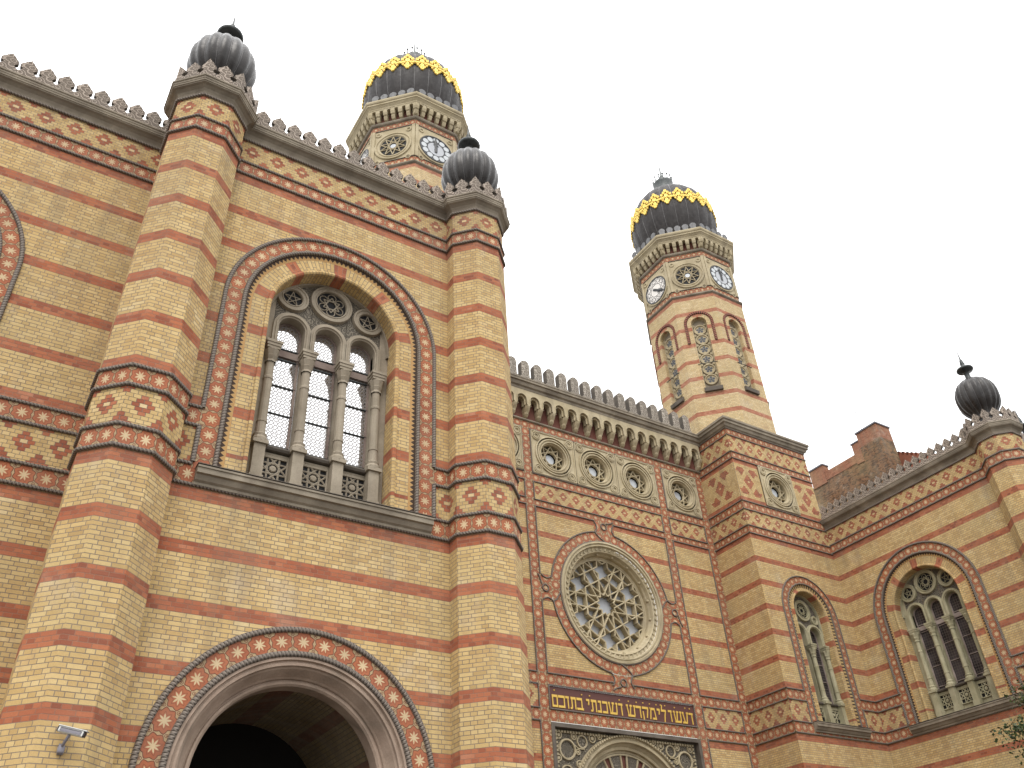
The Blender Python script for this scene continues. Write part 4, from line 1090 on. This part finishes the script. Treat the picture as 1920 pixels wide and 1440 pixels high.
DIALD = flat('pale_numeral_disc', (.50, .53, .55), .5)

def gold_leaf_mesh():
    mb = MB(); cs = [(0, .06, .15), (0, .37, .11), (.12, .25, .10), (-.12, .25, .10), (.25, .13, .10), (-.25, .13, .10), (.30, -.06, .085), (-.30, -.06, .085), (.17, -.05, .09), (-.17, -.05, .09), (.22, -.19, .07), (-.22, -.19, .07), (0, -.18, .12), (0, -.36, .12), (.11, -.29, .08), (-.11, -.29, .08)]
    for x, z, r in cs:
        rows = []; r = r*.88
        for q, h in ((1.0, -.04), (1.0, .0), (.86, .03), (.62, .033), (.45, .005), (.2, .025), (.01, .035)):
            rows.append([(x+r*q*cos(2*pi*i/8), h, z+r*q*sin(2*pi*i/8)) for i in range(8)])
        mb.grid(WORLD, rows, None, 0, True, True)
    o = mb.build('gold_leaf', [GOLD]); me = o.data; bpy.data.objects.remove(o); return me
ME_LEAF = gold_leaf_mesh()
LEADC = metal_mat('grey_crest_lead', (.075, .075, .078), (.12, .12, .125), .2, .5, .1)
def crest_mesh():
    pts = [(.13, 0), (.15, .10), (.14, .22), (.17, .26), (.17, .36), (.12, .44), (.05, .49), (0, .50)]
    return merlon_mesh(pts, .05, 0, 'crest_tile', LEADC, side=LEADD)
ME_CREST = crest_mesh()
DOMEB = [(1.8, 33.5), (1.82, 33.75), (1.92, 34.05), (2.1, 34.5), (2.28, 35.1), (2.39, 35.7), (2.43, 36.3), (2.39, 36.9), (2.26, 37.5), (2.04, 38.05), (1.74, 38.5), (1.36, 38.87), (0.98, 39.12), (0.66, 39.27), (0.46, 39.34)]
def rad_at(z):
    for (a, b), (c, d) in zip(DOMEB, DOMEB[1:]):
        if b <= z <= d: return a+(c-a)*(z-b)/(d-b), atan2(c-a, d-b)
    return 1, 0
def tower(side, label):
    s = 1 if side == 'R' else -1
    XC = AX+s*8.48; YC = 24.20
    t = thing('clock_tower', label, 'tower', (XC, YC, GROUND), 'clock towers flanking the central facade')
    bx0, bx1 = XC-2.5, XC+2.5
    if side == 'R': bx0, bx1 = WI, WO
    else: bx0, bx1 = 2*AX-WO, 2*AX-WI
    # --- square base: front and the two flanks
    flanks = [(FT, bx0, bx1, True), (Fr(bx0, 0, 0, -1), -(YT+5.0), -YT, False), (Fr(bx1, 0, 0, 1), YT, YT+5.0, False)]
    mb = MB(); mbB = MB(); mbR = MB(); mbF = MB()
    for F, a, b, front in flanks:
        wall(mb, F, a, b, Z1U, 15.31, [((a+b)/2, WIN2['zs'], WIN2['R_out'], Z1U)] if front else ())
        wall(mb, F, a, b, GROUND, Z2L)
        c = (a+b)/2; Rw = WIN2['R_out']
        L = [(a, c-Rw), (c+Rw, b)] if front else [(a, b)]
        fb = lambda: (mbB.flush('star_belt', [STAR], t), mbF.flush('brick_frieze', CELLS, t), mbR.flush('rope_moulding', [ROPE], t))
        for p_, q_ in L: fb(); belt(mbB, F, p_, q_, Z1L, Z1U, .006, .33); frieze(mbF, F, p_, q_, Z2U, Z1L, p_+.35 if front and p_ == a else (q_-.42 if front else a+.3), .60)
        fb(); belt(mbB, F, a, b, Z2L, Z2U, .006, .33)
        for z0, z1 in ((15.31, 15.66), (16.41, 16.81), (18.88, 19.22), (20.08, 20.44)): fb(); belt(mbB, F, a, b, z0, z1, .006, .33)
        fb(); frieze(mbF, F, a, b, 15.66, 16.41, c+.0, .605); fb(); frieze(mbF, F, a, b, 19.22, 20.08, c, .605, rows=11); fb()
        # great lozenge zone
        wall(mb, F, a, b, 16.81, 17.02, m=1); wall(mb, F, a, b, 18.66, 18.88, m=1)
        if front:
            bigdiamond(mbF, F, a, c-1.04, 17.02, 18.66, a+.70); fb(); bigdiamond(mbF, F, c+1.04, b, 17.02, 18.66, b-.70)
        else:
            e = .20
            L2 = [(a, a+1.5, a+.75), (a+1.5, b-2.1, (a+b-.6)/2), (b-2.1, b, b-1.03)] if side else []
            if F.u[1] < 0: L2 = [(a, b-2.1, (a+b-2.1)/2), (b-2.1, b, b-1.03)]
            else: L2 = [(a, a+2.1, a+1.03), (a+2.1, b, (a+2.1+b)/2)]
            for p_, q_, cc in L2: fb(); bigdiamond(mbF, F, p_, q_, 17.02, 18.66, cc)
        for z in (15.31, 15.66, 16.41, 16.81, 18.88, 19.22, 20.08, 20.42): fb(); rope_line(mbR, F, a, b, z, .02, .03)
        fb(); rope_line(mbR, F, a, b, Z2L, .02, .03)
        for p_, q_ in L:
            for z in (Z1U, Z1L, Z2U): fb(); rope_line(mbR, F, p_, q_, z, .02, .03)
    fb(); mb.build('base', [BR, REDB], t)
    window(t, FT, (bx0+bx1)/2, WIN2)
    rosette_panel(t, FT, (bx0+bx1)/2-1.02, (bx0+bx1)/2+1.02, 16.88, 18.86)
    mb = MB(); sq = [(bx0, YT+5), (bx0, YT), (bx1, YT), (bx1, YT+5)]
    mb.sweep(sq, [(.0, 20.40), (.04, 20.46), (.10, 20.50), (.14, 20.60), (.20, 20.64), (.20, 20.74), (.25, 20.78), (.25, 20.88), (.23, 20.90), (-.2, 20.93), (-.2, 21.02), (-.7, 21.03)], True)
    mb.build('base_cornice', [STONEC], t)
    # --- octagonal shaft
    a8 = 2.45; hw = a8*T8; F8 = octfaces(XC, YC, a8)
    mb = MB(); ZS = 27.37; RI = .37; SB = 23.42
    for k, F in enumerate(F8):
        off = k*2.03
        sub = MB(); wall(sub, F, -hw, hw, 20.9, 29.2, [(0, ZS, .72, 26.15)] if k in (3, 4, 5, 6, 7, 0) else ())
        if k in (3, 4, 5, 6, 7, 0):
            sub.v = []; sub.f = []; sub.uv = []; sub.m = []; sub.sm = []
            # wall above the hood, beside it, then beside the slot below
            wall(sub, F, -hw, hw, 26.15, 29.2, [(0, ZS, .72, 26.15)])
            sub.rect(F, -hw, -RI-.06, SB, 26.15); sub.rect(F, RI+.06, hw, SB, 26.15); sub.rect(F, -hw, hw, 20.9, SB)
        b0 = len(mb.v); mb.v += sub.v; mb.f += [tuple(i+b0 for i in f) for f in sub.f]
        mb.uv += [[(u+off, v) for u, v in q] for q in sub.uv]; mb.m += sub.m; mb.sm += sub.sm
    mb.build('shaft', [BRT], t)
    for k in (3, 4, 5, 6, 7, 0):
        F = F8[k]; mb = MB()
        mb.arch(F, 0, ZS, 26.15, [(.58, .0), (RI+.06, .0)], 24, 0, 'brick')
        mb.arch(F, 0, ZS, SB, [(RI+.06, .0), (RI+.05, .02), (RI+.01, .02), (RI, -.02), (RI, -.26)], 24, 0, 'brick')
        w = mb.build('slit_window', [BRT], t)
        mb = MB(); mb.arch(F, 0, ZS, 26.15, [(.735, .0), (.73, .05), (.63, .05), (.59, -.01), (.575, 0)], 28, 0, 'len'); mb.build('hood_moulding', [BEAD2], w)
        mb = MB(); mb.rect(F, -RI, RI, SB, ZS+RI, -.25, 1)
        zc = [24.0+.613*i for i in range(6)]
        for z in zc:
            mb.ring(F, 0, z, [(.315, -.245), (.31, -.17), (.26, -.165), (.245, -.20), (.235, -.22)], 20, 0)
            mb.disc(F, 0, z, .235, -.215, 20, 0)
            for q in range(5):
                a = pi/2+2*pi*q/5; mb.disc(F, .125*cos(a), z+.125*sin(a), .068, -.211, 10, 2)
            mb.disc(F, 0, z, .06, -.210, 10, 2)
            for sx in (-1, 1):
                mb.ring(F, sx*.30, z+.3065, [(.085, -.245), (.08, -.2), (.05, -.19), (.001, -.19)], 8, 0)
        mb.arch(F, 0, ZS, SB, [(RI, -.17), (RI-.04, -.17), (RI-.045, -.25)], 18, 0, 'len')
        mb.build('pierced_tracery', [STONEY, STONE, GLASSB], w)
        mb = MB(); mb.tube(F, [(-RI-.1, .03, 24.84), (RI+.1, .03, 24.84)], .02, 5); mb.build('tie_bar', [IRON], w)
        mb = MB(); mb.extr(F, -.43, .43, [(-.24, SB-.28), (.12, SB-.25), (.14, SB-.06), (.10, SB-.03), (-.24, SB+.06)]); mb.build('sill', [STONED], w)
    # --- ledge, clock drum
    pv = octv(XC, YC, a8)[::-1]
    mb = MB(); mb.sweep(pv, [(0, 29.16), (.05, 29.20), (.08, 29.24), (.08, 29.30), (.05, 29.33), (-.04, 29.35)], True); mb.flush('string_course', [STONEC], t); mb.sweep(pv, [(-.05, 32.18), (.02, 32.22), (.05, 32.28), (.05, 32.33), (.0, 32.36)], True)
    mb.build('string_course', [STONEC], t)
    ad = 2.40; hd = ad*T8; D8 = octfaces(XC, YC, ad)
    mb = MB(); mbR = MB(); mbS = MB()
    for z0, z1 in ((29.33, 29.70), (31.86, 32.20)):
        for F in D8: mb.rect(F, -hd, hd, z0, z1, 0, 0, [(0, 0), (7, 0), (7, 1), (0, 1)])
        mb.flush('drum_star_belt', [STAR], t)
    for z in (29.71, 31.85):
        for F in D8: rope_line(mbR, F, -hd, hd, z, .01, .028)
        mbR.flush('drum_rope', [ROPE], t)
    for F in D8:
        mbS.rect(F, -hd, hd, 29.70, 31.86, 0)
        for sg in (-1, 1): mbS.box(F, sg*(hd-.07)-.07, sg*(hd-.07)+.07, -.05, .05, 29.72, 31.84)
    mbS.build('clock_drum', [STONEY], t)
    for k, F in enumerate(D8):
        if k in (0, 2, 4, 6): # clocks on the main faces
            clock(t, F, 0, 30.66, k == 4, *((radians_(130), radians_(126)) if k == 4 else (radians_(1), radians_(-2))))
            mb = MB(); mb.ring(F, 0, 30.66, [(.90, .0), (.89, .05), (.83, .06), (.80, .05)], 36)
        else:
            mb = MB(); mb.ring(F, 0, 30.66, [(.86, .0), (.85, .06), (.79, .07), (.76, .03), (.72, .03), (.70, .06), (.65, .06), (.60, .01)], 36)
            mb.disc(F, 0, 30.66, .605, .008, 28, 1)
            stars_lattice(mb, F, 0, 30.66, .58, .01, .05, 10, 4, .02, pi/2); mb.disc(F, 0, 30.66, .13, .013, 14, 2)
        for sx in (-1, 1):
            for sz in (-1, 1): mb.ring(F, sx*.70, 30.78+sz*.86-(.12 if sz < 0 else .0)*1-.06, [(.13, .0), (.125, .035), (.09, .04), (.07, .02), (.06, -.0)], 14); 
        mb.build('rosette' if k % 2 else 'clock_surround', [STONEY, GLASSD, GLASSL], t)
    # --- corbelled cornice
    mb = MB()
    for k, F in enumerate(D8):
        mb.rect(F, -hd, hd, 32.34, 33.2, 0, 1); nb = 6; pz = 2*hd/nb*1.06
        for i in range(nb+1):
            x = -hd*1.06+i*pz; hwid = .115
            rows = [[(x-q, -.02, z), (x-q, wd, z), (x+q, wd, z), (x+q, -.02, z)] for wd, z, q in ((.04, 32.36, .04), (.14, 32.42, .075), (.20, 32.55, .085), (.21, 32.62, .075), (.26, 32.66, .095), (.30, 32.80, .095), (.30, 33.02, .095))]
            mb.grid(F, rows, None, 0, False)
        for i in range(nb):
            c = -hd*1.06+(i+.5)*pz; r = pz/2-.08
            for j in range(6):
                a_, b_ = c-r*cos(pi*j/6), c-r*cos(pi*(j+1)/6); za, zb = 32.86+sqrt(max(0, r*r-(a_-c)**2)), 32.86+sqrt(max(0, r*r-(b_-c)**2))
                mb.face(F, [(a_, .30, za), (b_, .30, zb), (b_, .30, 33.05), (a_, .30, 33.05)])
                mb.face(F, [(a_, 0, za), (b_, 0, zb), (b_, .30, zb), (a_, .30, za)])
    mb.build('corbel_table', [STONEY, DARKRED], t)
    mb = MB(); pd = octv(XC, YC, ad)[::-1]
    mb.sweep(pd, [(.0, 33.04), (.31, 33.03), (.32, 33.10), (.36, 33.16), (.40, 33.22), (.43, 33.24), (.43, 33.32), (.47, 33.36), (.49, 33.42), (.49, 33.50), (.46, 33.54), (-.5, 33.60), (-2.3, 33.62)], True)
    mb.build('cornice', [STONEY], t)
    ac = 2.72; hc = ac*T8
    for F, th in zip(octfaces(XC, YC, ac), [k*pi/4 for k in range(8)]):
        for i in range(5):
            q = F.P((i-2)*.42, 0, 0); put(ME_CREST, 'crest_tile', t, q[0], q[1], 33.56, th+pi/2)
    # --- dome
    mb = MB(); mb.lathe(XC, YC, DOMEB, lobes=22, amp=.022, seg=5); d = mb.build('onion_dome', [LEADT], t)
    mb = MB()
    for k in range(22):
        th = 2*pi*k/22; mb.tube(WORLD, [(XC+(r*.985+.006)*cos(th), -(YC+(r*.985+.006)*sin(th)), z) for r, z in DOMEB[1:]], .024, 5); mb.flush('rib', [LEADR], d)
    zl = 36.78
    for k in range(22):
        th = 2*pi*(k+.5)/22; r, sl = rad_at(zl)
        o = put(ME_LEAF, 'gold_leaf', d, XC+(r*1.02)*cos(th), YC+(r*1.02)*sin(th), zl, 0)
        # orientation: leaf front (-y local) to the outside, tilted to the dome slope
        o.rotation_euler = Matrix.Rotation(th+pi/2, 4, 'Z').to_3x3().to_4x4().to_euler() if False else (Matrix.Rotation(th+pi/2, 3, 'Z') @ Matrix.Rotation(sl, 3, 'X')).to_euler()
        o.scale = (.97, 1, 1.38)
    mb = MB(); mb.lathe(XC, YC, [(.62, 39.28), (.50, 39.34), (.46, 39.6), (.48, 40.0), (.56, 40.32), (.61, 40.42), (.57, 40.47), (.3, 40.5), (.16, 40.6), (.09, 41.0), (.13, 41.1), (.07, 41.25), (.045, 41.8), (.008, 42.7)], 24)
    f = mb.build('crown_finial', [IRONG], t)
    mb = MB()
    for k in range(14):
        th = 2*pi*k/14; x, y = XC+.58*cos(th), -(YC+.58*sin(th))
        mb.tube(WORLD, [(x, y, 40.4), (x, y, 40.74)], .035, 5)
        mb.tube(WORLD, [(x-.05*sin(th), y-.05*cos(th), 40.82), (x+.05*sin(th), y+.05*cos(th), 40.82)], .04, 5); mb.tube(WORLD, [(x, y, 40.80), (x, y, 40.94)], [.05, .01], 5)
        mb.flush('crown_prong', [IRONG], f)
    return t
radians_ = R_
IRONG = metal_mat('grey_iron', (.07, .08, .08), (.13, .14, .14), .4, .4, .2)
LEADT = metal_mat('tower_dome_lead', (.030, .027, .027), (.050, .046, .046), .0, .5, .07, .15)
GLASSB = flat('bluish_glass', (.05, .055, .065), .4, 0, .3)
REDB = brick_mat('red_brick_rows', WSEC, .3, allred=True)
tower('R', 'right clock tower, fully visible from its square base to the gilded black dome')
tower('L', 'left clock tower, its gilded black dome and clock rising behind the gate wing')

# ------------------------------------------------------------------ security camera
sc_ = thing('security_camera', 'small white bullet security camera on the lower left turret', 'camera', (1.30, YW-.736, 2.98))
Fc = Fr(0, 0, 1, 0)
mb = MB(); mb.lathe(1.36, YW-.775, [(.001, 2.915), (.04, 2.92), (.045, 2.94), (.045, 3.0), (.03, 3.025), (.001, 3.03)], 12); mb.box(WORLD, 1.325, 1.395, -(YW-.735), -(YW-.775), 2.91, 3.04, 0)
mb.tube(WORLD, [(1.36, -(YW-.79), 3.0), (1.37, -(YW-.87), 3.03), (1.40, -(YW-.92), 3.12)], .02, 8); mb.build('wall_bracket', [GREYP], sc_)
def cambox(name, x0, x1, y0, y1, z0, z1, mat):
    mb = MB(); v = []
    rows = []
    for x in (x0, x1):
        c = .012
        rows.append([(x, y0+c, z0), (x, y1-c, z0), (x, y1, z0+c), (x, y1, z1-c), (x, y1-c, z1), (x, y0+c, z1), (x, y0, z1-c), (x, y0, z0+c)])
    mb.grid(WORLD, rows, None, 0, False, True); mb.face(WORLD, rows[0][::-1]); mb.face(WORLD, rows[1])
    M_ = Matrix.Translation((1.42, YW-.92, 3.155)) @ Matrix.Rotation(R_(-25), 4, 'Z') @ Matrix.Rotation(R_(14), 4, 'Y') @ Matrix.Scale(.80, 4)
    mb.v = [tuple(M_ @ Vector((a, b, c_))) for a, b, c_ in mb.v]
    return mb.build(name, [mat], sc_)
cambox('housing', -.20, .20, -.05, .05, -.045, .045, WHITEP)
cambox('sunshield', -.22, .25, -.06, .06, .047, .058, WHITEP)
cambox('side_strip', -.17, .17, .0505, .056, -.028, .028, GREYP)
cambox('lens_hood', .201, .225, -.045, .045, -.04, .04, BLKP)
cambox('back_cap', -.222, -.201, -.045, .045, -.04, .04, BLKP)

# ------------------------------------------------------------------ brick house behind the right wing
bg = thing('brick_house', 'old weathered red brick house wall with stepped parapet and chimney behind the right wing', 'house', (48, 28, GROUND))
FB = Fr(45, 0, 0, -1)
mb = MB(); mb.box(FB, -33.0, -25.9, -6, 0, GROUND, 27.15, 0)
sa, sb_ = (-26.6, 27.05), (-17.0, 21.2)
mb.face(FB, [(sa[0], -1.4, GROUND), (sb_[0], -1.4, GROUND), (sb_[0], -1.4, sb_[1]), (sa[0], -1.4, sa[1])]); mb.face(FB, [(sb_[0], -1.4, GROUND), (sb_[0], -6, GROUND), (sb_[0], -6, sb_[1]), (sb_[0], -1.4, sb_[1])])
mb.build('wall', [OLDRED], bg)
mb = MB()
mb.face(FB, [(sa[0], -1.37, sa[1]-1.2), (sb_[0], -1.37, sb_[1]-1.2), (sb_[0], -1.37, sb_[1]+.55), (sa[0], -1.37, sa[1]+.55)]); mb.face(FB, [(sa[0], -1.37, sa[1]+.55), (sb_[0], -1.37, sb_[1]+.55), (sb_[0], -6, sb_[1]+.55), (sa[0], -6, sa[1]+.55)])
for i in range(38):
    f = i/37; mb.tube(FB, [(sa[0]+(sb_[0]-sa[0])*f, -1.33, sa[1]+.56+(sb_[1]-sa[1])*f), (sa[0]+(sb_[0]-sa[0])*f, -5, sa[1]+.56+(sb_[1]-sa[1])*f)], .085, 6)
mb.build('tiled_verge', [ROOFT], bg)
mb = MB(); mb.box(FB, -31.55, -27.3, -.4, .02, 27.15, 27.75, 0); mb.build('parapet', [NEWRED], bg)
mb = MB(); mb.box(FB, -31.6, -30.45, -.5, .05, 27.0, 28.3, 0); mb.flush('parapet_pier', [NEWRED], bg); mb.box(FB, -27.95, -27.35, -.5, .04, 27.0, 28.45, 0); mb.build('parapet_pier', [NEWRED], bg)
mb = MB(); mb.box(FB, -27.38, -25.86, -1.3, .06, 27.95, 28.95, 0); mb.build('chimney', [NEWRED], bg)
mb = MB(); mb.box(FB, -27.38, -25.86, -1.3, .06, 20, 27.95, 0); mb.build('chimney_breast', [OLDRED], bg)
mb = MB(); mb.box(FB, -27.44, -25.80, -1.36, .12, 28.95, 29.05, 0); mb.flush('coping', [COPING], bg); mb.box(FB, -28.0, -27.40, -.55, .09, 28.45, 28.53, 0); mb.flush('coping', [COPING], bg); mb.box(FB, -31.66, -30.40, -.55, .1, 28.3, 28.4, 0); mb.build('coping', [COPING], bg)
mb = MB(); mb.tube(WORLD, [(45.3, -27.1, 28.9), (45.3, -27.1, 30.7)], .022, 5); mb.build('aerial_rod', [IRONG], bg)

# ------------------------------------------------------------------ tree at the lower right corner
def leafm():
    t = NT('dark_evergreen_leaf'); wn = t.add('ShaderNodeTexWhiteNoise', noise_dimensions='2D'); t.put(wn.inputs['Vector'], t.uv())
    c = t.ramp(wn.outputs['Value'], [(0, (.018, .035, .012)), (.5, (.04, .065, .02)), (.9, (.08, .10, .03)), (1, (.14, .07, .03))])
    return t.done(c, .6, 0, .3)
LEAF = leafm(); BARK = stone_mat('bark', (.05, .04, .03), (.10, .08, .06), .2, .02, 6)
#TREE#
TX, TY = 19.62, 9.0
tr = thing('evergreen_tree', 'dark green evergreen tree reaching in at the lower right corner', 'tree', (TX, TY, GROUND))
mb = MB(); mb.tube(WORLD, [(TX, -TY, GROUND), (TX+.05, -TY, 1), (TX-.05, -TY, 3), (TX, -TY, 6.0)], [.2, .17, .12, .03], 8)
rnd = random.Random(3); tips = []
for i in range(46):
    z = .2+4.9*i/46; a = rnd.uniform(0, 2*pi); L = (3.35-z*.43)*rnd.uniform(.75, 1.05)
    e = Vector((TX+L*cos(a), -(TY+L*sin(a)), z+.12*L)); b = Vector((TX, -TY, z))
    mb.tube(WORLD, [tuple(b), tuple(b.lerp(e, .5)+Vector((0, 0, -.05))), tuple(e)], [.045, .03, .012], 5); tips.append((b, e))
mb.build('trunk', [BARK], tr)
mb = MB()
for b, e in tips:
    for j in range(650):
        t_ = rnd.uniform(.25, 1.08); p = b.lerp(e, t_)+Vector((rnd.gauss(0, .15), rnd.gauss(0, .15), rnd.gauss(0, .13)))
        d = Vector((rnd.gauss(0, 1), rnd.gauss(0, 1), rnd.gauss(.3, .7))).normalized(); s_ = d.cross(Vector((rnd.gauss(0, 1), rnd.gauss(0, 1), rnd.gauss(0, 1)))).normalized()
        l = rnd.uniform(.04, .085); k = l*.42; rd = (rnd.random()*9, rnd.random()*9)
        mb.face(WORLD, [tuple(p), tuple(p+d*l*.5+s_*k), tuple(p+d*l), tuple(p+d*l*.5-s_*k)], [rd]*4)
mb.build('crown', [LEAF], tr)

# ------------------------------------------------------------------ light
w = bpy.data.worlds.new('World'); bpy.context.scene.world = w; w.use_nodes = True
nt = w.node_tree; bgn = nt.nodes['Background']
sky = nt.nodes.new('ShaderNodeTexSky'); sky.sky_type = 'NISHITA'; sky.sun_disc = False; sky.sun_elevation = R_(55); sky.sun_rotation = R_(200); sky.air_density = 2; sky.dust_density = 6
m1 = nt.nodes.new('ShaderNodeMix'); m1.data_type = 'RGBA'; m1.inputs[0].default_value = .97
nt.links.new(sky.outputs[0], m1.inputs[6])
tc = nt.nodes.new('ShaderNodeTexCoord'); sx = nt.nodes.new('ShaderNodeSeparateXYZ'); nt.links.new(tc.outputs['Generated'], sx.inputs[0])
mr = nt.nodes.new('ShaderNodeMapRange'); nt.links.new(sx.outputs[2], mr.inputs[0])      # overcast sky: zenith three times brighter than the horizon
for i_, v_ in enumerate((0, 1, 7.4, 18.4)): mr.inputs[i_+1].default_value = v_
cb = nt.nodes.new('ShaderNodeCombineXYZ')
for i_ in range(3): nt.links.new(mr.outputs[0], cb.inputs[i_])
nt.links.new(cb.outputs[0], m1.inputs[7])
nt.links.new(m1.outputs[2], bgn.inputs[0]); bgn.inputs[1].default_value = .10
sl = bpy.data.lights.new('sun', 'SUN'); sl.energy = .9; sl.angle = R_(30); sl.color = (1, .96, .9)
so = bpy.data.objects.new('sun', sl); C.objects.link(so)
el, az = R_(55), R_(-70)      # from above, behind the viewer on the left
d = Vector((-cos(el)*sin(R_(35)), -cos(el)*cos(R_(35)), sin(el)))
so.rotation_euler = d.to_track_quat('Z', 'Y').to_euler()
sky.sun_rotation = atan2(d.x, d.y)

# ------------------------------------------------------------------ camera
cam = bpy.data.cameras.new('camera'); co = bpy.data.objects.new('camera', cam); C.objects.link(co)
cam.sensor_width = 36; cam.lens = 1613.648*36/1920; cam.clip_end = 2000
co.location = (0, 0, 0)
co.rotation_mode = 'XYZ'; co.rotation_euler = (R_(126.02974351), R_(2.88819592), R_(-31.835953))
sc = bpy.context.scene; sc.camera = co
sc.render.resolution_x = 1024; sc.render.resolution_y = 768
sc.view_settings.view_transform = 'Standard'; sc.view_settings.look = 'None'; sc.view_settings.exposure = .70; sc.view_settings.gamma = 1
